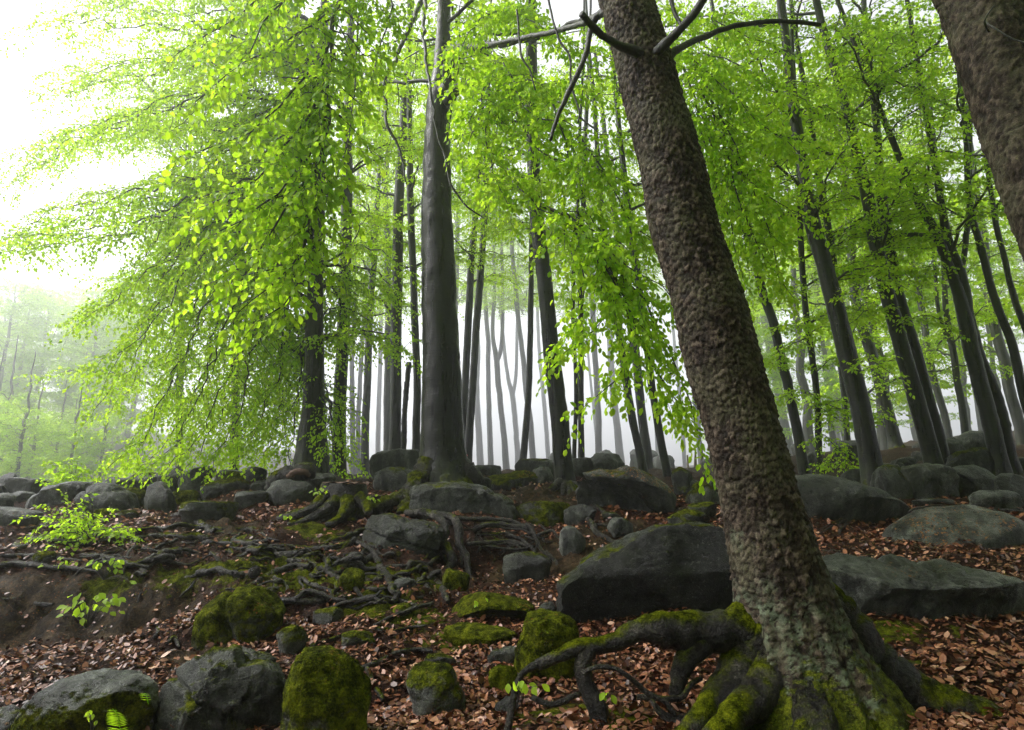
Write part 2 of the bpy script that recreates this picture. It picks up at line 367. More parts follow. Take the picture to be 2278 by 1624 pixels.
def ground_z(x, y, rough=True):
    x = np.atleast_1d(np.asarray(x, float)); y = np.atleast_1d(np.asarray(y, float))
    u = _uv(x, y); z = np.empty(len(x))
    for s in range(0, len(x), 20000):
        q = u[s:s + 20000]
        z[s:s + 20000] = _phi(((q[:, None] - _cu[None]) ** 2).sum(-1)) @ _w[:-3] + np.hstack([np.ones((len(q), 1)), q]) @ _w[-3:]
    if rough:
        p = np.stack([x, y, np.zeros_like(x)], -1); r = np.hypot(x, y)
        z = z + fbm(p * [1.1, 1.3, 1], 3) * .07 * np.clip(r / 5, .5, 3)
        rz = root_zone(x, y)
        z = z + rz * (np.abs(fbm(p * [1.6, 3.6, 1] + 40, 3)) * -.16 + .05) + fbm(p * 7 + 9, 2) * .012
    return z
def root_zone(x, y):
    return np.exp(-(((x + 1.6) / 2.0) ** 2 + ((y - 7.6) / 1.5) ** 2) ** 1.5)
def hit(px, py, rmax=200):
    d = ray(px, py); d = d / np.linalg.norm(d)
    t = np.geomspace(2.2, rmax, 150); p = EYE + t[:, None] * d
    below = p[:, 2] < ground_z(p[:, 0], p[:, 1])
    k = int(np.argmax(below)) if below.any() else len(t) - 1
    if 0 < k:
        t2 = np.linspace(t[k - 1], t[k], 12); p2 = EYE + t2[:, None] * d
        b2 = p2[:, 2] < ground_z(p2[:, 0], p2[:, 1]); j = int(np.argmax(b2)) if b2.any() else 11
        return p2[j]
    return p[k]
def gz(x, y): return float(ground_z(x, y)[0])

def root_path(px, wpx, lift=.25, Y=None, n=None, wig=.02):
    """a root through frame points; without distances it lies on the ground"""
    rows = []
    for k, q in enumerate(px):
        w = wpx[k] if isinstance(wpx, (list, tuple)) else wpx * (1 - .55 * k / max(1, len(px) - 1))
        if len(q) == 3: p = P(*q)
        else:
            p = hit(q[0], q[1], 60)
        r = .5 * w * mpp(p[1], q[1])
        if len(q) == 2: p = p + UP * r * lift
        rows.append([*p, r])
    rows = np.array(rows); L = np.linalg.norm(np.diff(rows[:, :3], axis=0), axis=1).sum()
    n = n or int(np.clip(L / .035, 10, 90)); R = catmull(rows, n)
    if wig: R[:, :3] += np.stack([fbm(R[:, :3] * 4 + 3, 2), fbm(R[:, :3] * 4 + 13, 2), fbm(R[:, :3] * 5 + 23, 2) * .6], -1) * wig
    return R
GROUND_ROOTS = []
def creeping_roots():
    for px, w in [([(791,1206),(812,1216),(828,1228),(838,1246),(846,1266),(862,1284),(872,1308)], [9,11,13,15,18,17,12]), ([(975,1298),(985,1312),(992,1326),(996,1340)], [15,16,14,9]),
              ([(930,1272),(958,1254),(975,1240),(990,1222)], [9,10,9,6]), ([(787,1498),(812,1488),(840,1476),(876,1458),(918,1446),(964,1450)], [10,12,13,12,11,7]), ([(815,1490),(828,1515),(842,1545),(850,1562)], [13,13,12,8]),
              ([(640,1250),(680,1252),(720,1268),(756,1290),(790,1312),(808,1330)], [13,14,13,12,10,6]), ([(520,1330),(560,1305),(600,1280),(650,1262),(690,1258)], [12,14,15,14,12]), ([(700,1366),(760,1345),(820,1330),(880,1334),(930,1348)], [7,9,10,9,7]),
              ([(835,1390),(880,1370),(930,1352),(960,1342)], [8,10,10,7]), ([(665,1285),(700,1302),(740,1318),(770,1330)], [8,9,8,5]), ([(560,1225),(620,1218),(680,1222),(740,1218),(790,1206)], [12,13,12,12,10]),
              ([(840,1422),(880,1405),(915,1398),(950,1392)], [7,8,7,5]), ([(690,1440),(740,1420),(775,1412),(800,1420)], [8,9,9,6]), ([(930,1290),(945,1302),(960,1322)], [9,9,6]), ([(870,1282),(890,1290),(915,1292)], [6,7,4]), ([(-30,1262),(40,1256),(110,1262),(170,1266),(220,1272)], [12,13,11,10,6]), ([(180,1238),(230,1240),(280,1252),(330,1262)], [10,12,11,7]), ([(-20,1240),(60,1236),(130,1242),(180,1250)], [9,10,9,6]), ([(-20,1336),(20,1334),(48,1330)], [9,9,6]), ([(78,1342),(100,1346),(118,1344)], [9,10,7]), ([(330,1300),(316,1320),(305,1340)], [5,5,3]), ([(400,1330),(420,1310),(436,1290)], [5,6,4]), ([(340,1420),(352,1408),(350,1398)], [8,8,5]), ([(372,1432),(388,1420),(402,1440)], [9,10,6]), ([(-20,1200),(60,1198),(130,1204),(200,1212)], [9,10,9,6]), ([(-20,1172),(50,1168),(110,1172)], [8,9,6])]:
        GROUND_ROOTS.append((root_path(px, w), M_ROOT))
    gr = random.Random(31)
    for q in range(74):        # creeping roots, all running away from the two stems across the slope
        px, py = gr.uniform(360, 1010), gr.uniform(1166, 1335)
        if py > 1285 and px < 600: continue
        n = gr.randint(4, 8); pts = [(px, py)]; a = math.radians(gr.gauss(180 - 6, 24)); st = gr.uniform(16, 40)
        for k in range(n):
            a += gr.gauss(0, .42); px += st * math.cos(a); py += st * .40 * -math.sin(a) * .9 + gr.gauss(2.2, 4.0); pts.append((px, min(py, 1345)))
        w0 = gr.choice((6, 7, 9, 11, 14, 18)) * gr.uniform(.8, 1.2)
        R = root_path(pts, [w0 * (.6 + .8 * gr.random()) * (1 - .5 * k / n) for k in range(n + 1)], lift=gr.uniform(.1, .7), wig=.05)
        R[:, 2] += .035 * np.sin(np.linspace(0, gr.uniform(4, 11), len(R)) + gr.uniform(0, 6)) - .01
        GROUND_ROOTS.append((R, M_ROOT if gr.random() < .7 else M_ROOT_MOSS))
creeping_roots()
def terrace(x, y):
    """the earth stands a little higher behind each creeping root and has washed out below it"""
    pts = np.vstack([R[::5, :2] for R, _ in GROUND_ROOTS]); dz = np.zeros(len(x))
    near = np.where((x > -6) & (x < 1.5) & (y > 4) & (y < 10.5))[0]
    for s in range(0, len(near), 4000):
        i = near[s:s + 4000]; dx = x[i, None] - pts[None, :, 0]; dy = y[i, None] - pts[None, :, 1]; d2 = dx * dx + dy * dy
        k = np.argmin(d2, 1); a = np.arange(len(i)); u = dy[a, k]; d = np.sqrt(d2[a, k])
        dz[i] = np.exp(-(d / .2) ** 2) * (.06 * np.tanh(u / .05) - .03)
    return dz
def bank_rough(x, y, so):
    p = np.stack([x, y, 0 * x], -1)
    return so * (fbm(p * [2.2, 3.4, 1] + 77, 4, .62) * .13)
def spots(pts, x, y):
    m = np.zeros(len(x))
    for (px, py, r, ry) in pts:
        h = hit(px, py); m = np.maximum(m, np.exp(-(((x - h[0]) / r) ** 2 + ((y - h[1]) / ry) ** 2)))
    return m
SOIL = [(20,1370,.7,.5),(150,1380,.8,.5),(280,1380,.6,.5),(20,1330,.8,.5),(120,1350,.8,.55),(220,1345,.8,.5),(310,1370,.7,.6),(340,1345,.5,.5),(240,1400,.5,.4),(60,1400,.5,.4),(1180,1280,.7,.6),(1260,1270,.7,.7),(1230,1230,.6,.5),(1330,1250,.5,.5),(1290,1115,.9,.8),(1200,1110,.7,.7),(1380,1190,.8,.5),(420,1465,.35,.3),(480,1170,.7,.4),(1000,1290,.4,.3)]
MOSSY = [(250,1295,.35,.25),(420,1280,.5,.35),(560,1270,.5,.35),(690,1290,.5,.4),(780,1280,.5,.4),(850,1330,.45,.35),(930,1370,.4,.35),(960,1300,.4,.3),(700,1190,.5,.3),(640,1240,.4,.3),(880,1350,.35,.25),(1010,1440,.4,.2),(1350,1590,.5,.25),(1250,1590,.4,.3),(520,1200,.4,.2),(1000,1410,.3,.2),(1900,1420,.9,.3)]
def build_ground():
    r = np.concatenate([np.geomspace(.4, 2.8, 22, endpoint=False), np.geomspace(2.8, 14, 180, endpoint=False), np.geomspace(14, 60, 60, endpoint=False), np.geomspace(60, 420, 30)])
    a = np.concatenate([np.radians(np.linspace(-56, 56, 300)), np.radians(np.linspace(58, 302, 62))[1:-1]])
    R, A = np.meshgrid(r, a, indexing='ij'); X = (R * np.sin(A)).ravel(); Y = (R * np.cos(A)).ravel()
    Z = ground_z(X, Y) + terrace(X, Y) + bank_rough(X, Y, spots(SOIL, X, Y)); na = len(a); nr = len(r)
    i = np.arange(nr - 1)[:, None] * na + np.arange(na)[None]; j = np.arange(nr - 1)[:, None] * na + (np.arange(na)[None] + 1) % na
    Q = np.stack([i, i + na, j + na, j], -1).reshape(-1, 4)
    V = np.stack([X, Y, Z], -1); V = np.vstack([V, [[0, 0, gz(0, 0.01)]]]); c = len(V) - 1
    T = np.stack([np.arange(na), (np.arange(na) + 1) % na, np.full(na, c)], -1)
    so = spots(SOIL, V[:, 0], V[:, 1]); mo = spots(MOSSY, V[:, 0], V[:, 1]) * .75 + .25 * root_zone(V[:, 0], V[:, 1])
    me = mk_mesh('ground', V, [Q, T], attrs={'soil': so, 'moss': mo}, mat=M_GROUND)
    return tag(link('ground', me), 'steep forest floor of brown leaves, bare earth and moss', kind='structure')
GROUND = build_ground()

# fallen leaves: curled little blades, wet and coppery
LEAF_F = np.array([(0, 0, 0), (.3, .26, .09), (.72, .24, .10), (1, 0, .16), (.72, -.24, .13), (.3, -.26, .06)])
def fallen_leaves():
    n = 86000; g = np.random.default_rng(11)
    a = np.radians(g.uniform(-52, 50, n)); r = np.exp(g.uniform(math.log(2.9), math.log(13.5), n))
    x, y = r * np.sin(a), r * np.cos(a)
    so = spots(SOIL, x, y); mo = spots(MOSSY, x, y); rz = root_zone(x, y)
    cl = fbm(np.stack([x * 1.5, y * 1.5, x * 0], -1), 3)
    e = .06; tz = terrace(x, y) + bank_rough(x, y, so); z = ground_z(x, y); gx = (ground_z(x + e, y) - z) / e; gy = (ground_z(x, y + e) - z) / e
    steep = np.hypot(gx, gy)
    keep = g.random(n) < np.clip(1.05 - 1.15 * so - .75 * mo - .35 * rz + .5 * cl - sstep(.45, 1.0, steep) * .8, 0.10, 1)
    x, y, z, gx, gy, r = (q[keep] for q in (x, y, z, gx, gy, r)); n = len(x)
    nrm = np.stack([-gx, -gy, np.ones(n)], -1) + g.normal(0, .45, (n, 3)); nrm /= np.linalg.norm(nrm, axis=1)[:, None]
    t = g.normal(size=(n, 3)); t -= nrm * (t * nrm).sum(1)[:, None]; t /= np.linalg.norm(t, axis=1)[:, None]; b = np.cross(nrm, t)
    s = np.clip(np.exp(g.normal(math.log(.040), .34, n)), .018, .075) * np.clip(r / 7, 1, 1.5)
    curl = g.uniform(-.6, 2.2, n)
    L = LEAF_F
    V = np.stack([x, y, z + tz[keep] + g.uniform(.002, .022, n)], -1)[:, None, :] + s[:, None, None] * ((L[None, :, 0, None] - .5) * t[:, None] + L[None, :, 1, None] * b[:, None] + (L[None, :, 2] * curl[:, None])[..., None] * nrm[:, None])
    k = np.arange(n)[:, None] * 6
    Q = np.concatenate([k + [0, 3, 2, 1], k + [0, 5, 4, 3]])
    tint = np.clip(.44 + .27 * g.normal(size=n) + .14 * cl[keep], 0, 1)
    big = np.argsort(-s / r)[:0]
    me = mk_mesh('leaf_litter', V.reshape(-1, 3), Q, smooth=False, attrs={'rnd': np.repeat(tint, 6)}, mat=M_LITTER)
    o = tag(link('leaf_litter', me), 'wet coppery carpet of last year\'s beech leaves on the slope', 'leaf litter', kind='stuff')
    # the ones one can pick apart near the foot of the slope
    for q in range(8):
        tt = q / 7.0; L2 = LEAF_F * [1, 1, .4 + 1.6 * random.random()] - [.5, 0, 0]
        m = mk_mesh('leaf', L2, np.array([[0, 3, 2, 1], [0, 5, 4, 3]]), smooth=False, attrs={'rnd': np.full(6, .25 + .75 * tt)}, mat=M_LITTER); LITTER_MESH.append(m)
    zones = [(1080, 1560, 130, 50), (1060, 1480, 60, 40), (950, 1620, 160, 20), (1500, 1590, 60, 25), (1560, 1560, 60, 30), (2150, 1470, 110, 30), (2150, 1540, 110, 20), (420, 1480, 100, 20), (60, 1500, 60, 50), (1290, 1605, 40, 15), (1690, 1610, 30, 10)]
    for q in range(260):
        zx, zy, sx, sy = zones[q % len(zones)]
        h = hit(zx + random.gauss(0, sx * .6), zy + random.gauss(0, sy * .6), 30)
        lf = link('leaf', LITTER_MESH[q % 8], o, (h[0], h[1], h[2] + .012 + .01 * random.random())); s = random.uniform(.055, .085)
        lf.scale = (s, s, s); lf.rotation_euler = (random.gauss(0, .45), random.gauss(0, .45), random.uniform(0, 6.3))
LITTER_MESH = []
fallen_leaves()

# ------------------------------------------------------------------ boulders
def ico(n):
    bm = bmesh.new(); bmesh.ops.create_icosphere(bm, subdivisions=n, radius=1.0)
    V = np.array([v.co[:] for v in bm.verts]); F = np.array([[v.index for v in f.verts] for f in bm.faces]); bm.free(); return V, F
ICO = {n: ico(n) for n in (3, 4, 5, 6)}
def boulder(label, x0, x1, y0, y1, Y, moss=.35, tone=.5, debris=.2, seed=0, p=2.5, roll=0, depth=.8, cuts=5, cutmin=.62, bury=.35, res=None, poly=None, rough=1.0, flat=None, front=None, group=None, auto=True, name='boulder', crack=None, nzw=1.0, hard=.97):
    """a stone filling the frame box (x0..x1, y0..y1) at distance Y; its foot goes down into the ground"""
    g = np.random.default_rng(1000 + seed + int(x0 * 7 + y0 * 13))
    cx, cy = (x0 + x1) / 2, (y0 + y1) / 2
    if auto:
        Yh = hit(cx, y1 - .12 * (y1 - y0))[1]; wdt = (x1 - x0) * mpp(Y)
        Y = float(np.clip(Yh + .32 * wdt * depth, Y * .90, Y * 1.02))
    C = P(cx, cy, Y); hw = (P(x1, cy, Y)[0] - P(x0, cy, Y)[0]) / 2; hh = (P(cx, y0, Y)[2] - P(cx, y1, Y)[2]) / 2
    hd = depth * math.sqrt(hw * max(hh, hw * .5))
    size = max(hw, hh)
    if res is None:
        pix = (x1 - x0) * .45; res = 5 if pix > 50 else (4 if pix > 12 else 3)
    D, F = ICO[res]
    if poly is not None:
        q = np.array(poly, float); qa = np.arctan2(-(q[:, 1] - cy) / ((y1 - y0) / 2), (q[:, 0] - cx) / ((x1 - x0) / 2)); qr = np.hypot((q[:, 0] - cx) / ((x1 - x0) / 2), (q[:, 1] - cy) / ((y1 - y0) / 2))
        o = np.argsort(qa); qa, qr = qa[o], qr[o]
        ang = np.arctan2(D[:, 2], D[:, 0]); rr = np.interp(ang, np.concatenate([qa - 2 * math.pi, qa, qa + 2 * math.pi]), np.tile(qr, 3))
        c = np.hypot(D[:, 0], D[:, 2]); e = 2.0 / p
        pl = np.power(c, e) / np.maximum(c, 1e-6)
        V = np.stack([D[:, 0] * pl * rr, np.sign(D[:, 1]) * np.abs(D[:, 1]) ** e, D[:, 2] * pl * rr], -1)
    else:
        ra = math.radians(roll); Dr = np.stack([D[:, 0] * math.cos(ra) + D[:, 2] * math.sin(ra), D[:, 1], -D[:, 0] * math.sin(ra) + D[:, 2] * math.cos(ra)], -1)
        rad = (np.abs(Dr) ** p).sum(1) ** (-1 / p); V = D * rad[:, None]
        V *= (1 + .22 * fbm(V * .9 + seed * 3.1 + x0, 2))[:, None]
    for k in range(cuts):
        n = g.normal(size=3); n[1] -= .5; n /= np.linalg.norm(n); o = g.uniform(cutmin, .92)
        s = V @ n - o; V -= n * (np.where(s > 0, s, 0) * g.uniform(.6, .95))[:, None]
    for (nx, ny, nz, o) in (front or []):
        n = np.array([nx, ny, nz], float); n /= np.linalg.norm(n); s = V @ n - o; V -= n * (np.where(s > 0, s, 0) * hard)[:, None]
    if flat is not None:
        s = V[:, 2] - flat; V[:, 2] -= np.where(s > 0, s, 0) * .85
    if poly is None or True:
        for ax in (0, 2):
            lo, hi = V[:, ax].min(), V[:, ax].max(); V[:, ax] = (V[:, ax] - lo) / (hi - lo) * 2 - 1
    V = V * [hw, hd, hh]
    low = V[:, 2] < 0; V[low, 2] *= 1 + 2 * bury
    wp = V + C; am = size * .05 * rough
    N = V / np.maximum(np.linalg.norm(V, axis=1), 1e-6)[:, None]
    f1 = fbm(wp / size * 2.6 + seed, 4, .55); f2 = np.abs(pn(wp / size * 5.3 + 9)) ; f3 = fbm(wp * 14, 3, .6)
    V = V + N * (am * f1 + am * .55 * (f2 - .3) + .006 * rough * f3 * min(1, size * 3))[:, None]
    if crack:
        for (ax, az, off, wid, dep) in crack:
            l = math.hypot(ax, az); dd = (V[:, 0] * ax / l / hw + V[:, 2] * az / l / hh) - off + .06 * fbm(wp * 5, 2)
            V = V - N * (dep * size * np.exp(-(dd / wid) ** 2))[:, None]
    gzc = gz(C[0], C[1]); zmin = V[:, 2].min() + C[2]
    if zmin > gzc - .06:                    # the foot reaches into the ground
        lowm = V[:, 2] < 0; V[lowm, 2] *= (C[2] - gzc + .08) / max(-(V[:, 2].min()), 1e-3)
    base = np.array([C[0], C[1], V[:, 2].min() + C[2]])
    me = mk_mesh(name, V + C - base, F, mat=M_ROCK)
    o = link(name, me, None, base); o.color = (moss, tone, debris, nzw)
    return tag(o, label, 'boulder', group)

B = boulder
# the low wall of stones along the crest, towards the valley
B('grey misty boulder at the far end of the crest wall',0,38,1050,1092,16,.1,.6,seed=1,group='boulders along the crest')
B('broad flat-topped dark boulder below the misty valley, beside the crest shrub',18,112,1062,1104,13,.1,.42,seed=2,p=3.2)
B('small dark boulder tucked under the broad flat-topped crest boulder',24,78,1092,1120,12,.1,.35,seed=3,group='boulders along the crest')
B('pale rounded boulder edge above the big pale grey boulder',-26,30,1096,1143,11.3,.1,.75,seed=4,group='boulders along the crest')
B('narrow grey boulder at the end of the crest wall',-14,17,1078,1104,13,.1,.6,seed=41,group='boulders along the crest')
B('big pale grey boulder at the end of the crest wall',-40,88,1126,1190,10,.1,.62,seed=5,p=2.6,cuts=3)
B('long pale slab leaning down beside the bright sapling',70,204,1070,1130,11.4,.05,.72,seed=6,poly=[(70,1124),(96,1098),(130,1080),(170,1071),(196,1074),(204,1086),(180,1105),(150,1128),(110,1130)],p=2.8,cuts=2)
B('grey boulder split by a diagonal crack, behind the bright sapling',170,304,1073,1147,11,.2,.6,seed=7,poly=[(172,1118),(190,1095),(218,1076),(240,1074),(270,1090),(300,1112),(304,1135),(280,1147),(210,1146)],p=2.7,crack=[(1,.6,-.3,.06,.10)])
B('dark rounded boulder peeping over the cracked grey boulder',226,304,1061,1102,12.6,.15,.5,seed=8)
B('small boulder with a mossy flank beside the upright dark boulder',262,322,1083,1135,11.3,.5,.5,seed=9)
B('upright dark boulder with a rounded head standing in the wall',318,395,1071,1144,10.6,.12,.42,seed=10,poly=[(318,1140),(322,1095),(335,1074),(352,1072),(372,1085),(392,1108),(395,1138),(360,1144)],p=3)
B('long low dark boulder under the drooping leaves',276,398,1052,1104,13,.25,.38,seed=11)
B('dark blunt boulder on top of the long low boulder',348,399,1052,1096,12.7,.1,.36,seed=12)
B('low mossy boulder beside the upright dark boulder',377,447,1089,1128,11.5,.62,.45,seed=13)
B('tall slanting boulder with a pointed crest',395,473,1036,1096,12.5,.08,.52,seed=14,poly=[(395,1088),(408,1062),(432,1046),(462,1037),(473,1044),(458,1070),(436,1094)],p=3)
B('wide dark boulder with a mossy orange shoulder',437,558,1062,1114,12,.35,.38,debris=.5,seed=15)
B('moss-topped boulder under the drooping leaf curtain',492,550,1048,1080,13.2,.65,.42,seed=16)
B('dark humped boulder at the end of the leaf curtain',546,594,1038,1074,13.5,.1,.4,seed=17)
B('thin grey boulder along the skyline under the leaf curtain',480,546,1044,1064,14.6,.2,.5,seed=18,group='boulders along the crest')
B('low dark boulder below the humped boulder',552,612,1068,1100,12.5,.2,.4,seed=19)
B('rounded dark boulder on the skyline behind the pointed boulder',376,410,1041,1066,14,.2,.4,seed=20,group='boulders along the crest')
B('pale flat slab beside the round pale boulder',520,600,1092,1136,10.6,.15,.72,seed=21,flat=.5)
B('round pale boulder between the flat slab and the stump',597,697,1066,1131,10.5,.14,.66,seed=22,p=2.3,cuts=3)
B('smooth pale boulder at the foot of the twin dark trunk',676,746,1051,1096,11.1,.14,.66,seed=23,p=2.4,cuts=2)
B('low outcrop slab in the leaves below the crest wall',400,524,1114,1172,9.6,.35,.55,seed=24,p=3,flat=.4,roll=-14)
B('small mossy stone behind the bright sapling',206,258,1130,1152,10.4,.7,.45,seed=25)
B('low stone half buried in the slope by the wall',262,312,1134,1158,10.2,.45,.5,seed=26)
B('small pale stone in the leaves beneath the sapling',20,60,1208,1232,8.1,.2,.8,seed=27)
B('mossy stone at the edge of the earth bank',76,124,1225,1255,7.6,.55,.5,seed=28)
# below, among the leaves
B('cleft mossy boulder in two humps among the fallen leaves',441,626,1305,1450,5.8,.55,.6,.45,seed=30,p=2.9,cuts=2,depth=.9,res=6,
  poly=[(441,1400),(446,1375),(462,1345),(482,1322),(515,1309),(560,1305),(594,1310),(602,1330),(620,1345),(626,1365),(612,1405),(604,1438),(560,1448),(510,1446),(468,1440)],crack=[(.9,.25,-.02,.08,.2)])
B('small grey green stone beside the cleft mossy boulder',612,684,1389,1462,5.3,.42,.6,.2,seed=31,roll=20)
B('dark rounded stone under the roots beyond the cleft boulder',694,767,1351,1398,5.9,.3,.36,seed=32,p=2.3)
B('low wide boulder with a bare pale top and mossy flanks',52,352,1497,1690,3.9,.56,.9,.15,nzw=.0,seed=33,p=3.0,cuts=3,depth=.8,res=6,
  poly=[(52,1640),(66,1590),(90,1540),(125,1512),(180,1503),(250,1497),(310,1502),(338,1518),(352,1550),(346,1600),(330,1690),(120,1690)])
B('craggy black split rock with a bright mossy edge',313,646,1434,1690,3.95,.3,.45,.15,seed=34,p=3.4,cuts=16,cutmin=.45,depth=.62,res=6,rough=1.5,
  poly=[(313,1640),(330,1592),(352,1550),(378,1500),(410,1470),(450,1448),(488,1436),(506,1462),(520,1478),(556,1476),(600,1500),(626,1528),(640,1570),(646,1640),(600,1690),(380,1690)],front=[(.25,-1,.25,.50),(-.5,-1,.5,.62),(.1,-1,-.35,.55)],crack=[(.6,1,.02,.05,.10)])
B('jagged shoulder stone leaning on the craggy black rock',490,608,1440,1520,4.3,.2,.5,.1,seed=35,p=3,cuts=14,cutmin=.4,rough=1.4,roll=-25)
B('tall block thick with bright moss beside the craggy rock',637,826,1441,1690,3.9,.62,.42,.42,seed=36,p=2.9,cuts=3,depth=.8,res=6,
  poly=[(637,1600),(640,1560),(650,1490),(660,1450),(690,1441),(730,1446),(765,1470),(800,1510),(820,1560),(826,1620),(822,1690),(660,1690)])
B('grey stone corner at the foot of the leafy slope',-60,60,1572,1660,3.75,.2,.55,seed=37)
B('egg-shaped stone half grey and half mossy, lying in wet leaves',904,1036,1475,1606,4.2,.36,.7,.3,seed=38,p=2.6,cuts=3,poly=[(904,1500),(920,1480),(960,1476),(1000,1484),(1014,1520),(1034,1560),(1030,1595),(990,1606),(945,1592),(918,1550)],res=5)
B('flat grey stone behind the egg-shaped mossy stone',942,1014,1454,1490,4.75,.35,.55,seed=39)
B('mossy ledge with a dark hollow under its lip',1000,1190,1320,1402,6.3,.66,.36,.3,seed=40,p=3.4,cuts=3,depth=.9,poly=[(1003,1345),(1012,1328),(1060,1321),(1110,1326),(1150,1334),(1186,1346),(1180,1362),(1140,1376),(1090,1380),(1040,1400),(1006,1385)],front=[(0,-.6,-.8,.25)],bury=.2)
B('low mossy block beneath the dark hollow ledge',985,1150,1390,1446,5.8,.72,.36,.15,seed=42,p=3)
B('grey stone wedged beside the great black slab',1192,1242,1338,1384,5.8,.15,.55,seed=43)
B('rounded mossy boulder beneath the great black slab',1143,1290,1360,1530,4.75,.7,.45,.35,seed=44,p=2.5,cuts=1,depth=.9,res=6)
B('rough grey stone on a small mossy block',1085,1162,1438,1486,4.85,.12,.6,seed=45,p=2.8,rough=1.5)
B('small mossy block under the rough grey stone',1086,1152,1478,1545,4.75,.7,.4,seed=46,p=3.2)
B('grey stone tip among leaves under the arching root',1100,1152,1548,1600,4.1,.08,.62,seed=47,roll=30)
B('great black slab leaning behind the scaly spruce',1215,1680,1163,1425,5.7,.22,.11,.1,seed=48,p=3.2,cuts=3,depth=.55,res=6,rough=1.1,
  poly=[(1222,1415),(1226,1385),(1250,1340),(1262,1290),(1300,1262),(1370,1228),(1450,1196),(1530,1172),(1600,1164),(1680,1170),(1680,1395),(1560,1400),(1420,1390),(1350,1372),(1290,1400),(1250,1425)],front=[(.05,-1,-.55,.42),(0,-1,.45,.62)],bury=.12)
B('long dark boulder with a pale flat top and ragged edge beyond the spruce',1800,2330,1240,1420,5.5,.16,.8,.2,nzw=.25,seed=49,p=3.0,cuts=4,depth=.5,hard=.8,res=6,rough=1.9,
  poly=[(1800,1260),(1840,1246),(1900,1254),(1960,1262),(1985,1246),(2060,1256),(2120,1250),(2180,1264),(2240,1285),(2300,1310),(2330,1330),(2330,1420),(1820,1420)],front=[(.1,-.5,.88,.42),(0,-.8,-.6,.42)])
B('low pale dome of rock half covered with leaves',1950,2350,1122,1330,7.9,.14,.9,.75,nzw=.4,seed=50,p=2.2,cuts=2,depth=.62,auto=False,res=5,rough=.6)
# under and around the great beech
B('long whale-backed boulder at the foot of the great beech',909,1156,1071,1164,9.9,.22,.50,.25,seed=51,p=2.5,cuts=2,depth=.7,res=6,poly=[(909,1115),(918,1085),(950,1075),(1000,1073),(1050,1080),(1100,1098),(1140,1125),(1156,1150),(1140,1162),(1000,1164),(925,1150)])
B('dark domed boulder caught in roots below the great beech',799,984,1143,1242,8.8,.2,.40,.1,seed=52,p=2.7,cuts=3,depth=.8,res=6,poly=[(799,1195),(806,1168),(826,1148),(860,1143),(905,1156),(960,1162),(981,1180),(984,1215),(950,1236),(880,1242),(825,1225)],crack=[(.5,1,-.15,.05,.07)])
B('upper slab of the two stacked rocks behind the great beech',824,938,999,1058,13,.12,.56,seed=53,p=2.8,cuts=2,auto=False,bury=.1,poly=[(825,1030),(832,1016),(870,1006),(938,999),(938,1050),(890,1048),(850,1058),(834,1052)])
B('lower slab of the two stacked rocks behind the great beech',830,936,1038,1100,12.6,.2,.42,seed=54,p=2.8,cuts=2)
B('dark boulder on the skyline behind the great beech',1046,1116,1034,1066,15,.15,.4,seed=55)
B('brown boulder beside the foot of the great beech',1050,1094,1060,1094,12.4,.2,.45,seed=56)
B('mossy boulder with orange litter between two trunks',1086,1198,1046,1098,12.2,.45,.5,.55,seed=57,p=2.6)
B('dark boulder behind the slender beech',1144,1232,1018,1066,14.4,.25,.4,seed=58)
B('angular grey boulder against the slender beech',1182,1232,1037,1084,12.6,.15,.55,seed=59,p=3)
B('small stone between mossy and dark boulders',1148,1186,1054,1074,13,.2,.5,seed=60,group='boulders along the crest')
B('tall rounded boulder on the skyline past the slender beech',1300,1390,1006,1066,14,.12,.46,seed=61,p=2.4,cuts=2)
B('dark slab wedged beside the tall rounded boulder',1268,1320,1018,1066,14.6,.1,.32,seed=62)
B('big overhanging boulder with an orange litter-strewn top',1276,1498,1038,1162,10.9,.22,.44,.95,seed=63,p=3.0,cuts=2,depth=.8,res=6,poly=[(1276,1068),(1300,1056),(1370,1048),(1430,1039),(1470,1048),(1490,1075),(1498,1110),(1490,1145),(1465,1160),(1430,1150),(1400,1110),(1340,1085),(1290,1080)],front=[(-.3,-.7,-.6,.35)])
B('brown boulder sunk in the earth below the roots',1118,1228,1226,1300,7.7,.25,.44,.2,seed=64,p=2.5)
B('smooth pinkish boulder in the sandy hollow',1244,1302,1168,1238,8.4,.05,.70,seed=65,p=2.5)
B('sandy brown slab above the pinkish boulder',1254,1328,1122,1166,9.3,.1,.68,.3,seed=66)
B('small square stone near the big overhanging boulder',1350,1408,1150,1192,8.7,.2,.58,seed=67,p=3.4)
B('small buried stone beneath the big overhanging boulder',1338,1382,1138,1158,9.4,.2,.6,seed=68)
B('pale flat stone behind the great black slab',1382,1452,1186,1224,8.0,.1,.72,seed=69)
B('earthy mound of rock grown over with moss and roots',1146,1276,1114,1172,9.5,.5,.45,.6,seed=70)
B('mossy round stone between roots',754,812,1263,1314,7.2,.7,.42,seed=71)
B('pale worn stone between roots',876,924,1285,1318,7.0,.15,.68,seed=72)
B('tilted mossy stone under the hanging roots',982,1046,1265,1310,7.0,.68,.45,seed=73,roll=-35,p=3)
B('flat mossy stone sunk in the leaves',757,837,1403,1438,5.5,.45,.5,seed=74)
B('little stone in the leaves beside the flat mossy stone',834,868,1393,1413,5.8,.3,.5,seed=75)
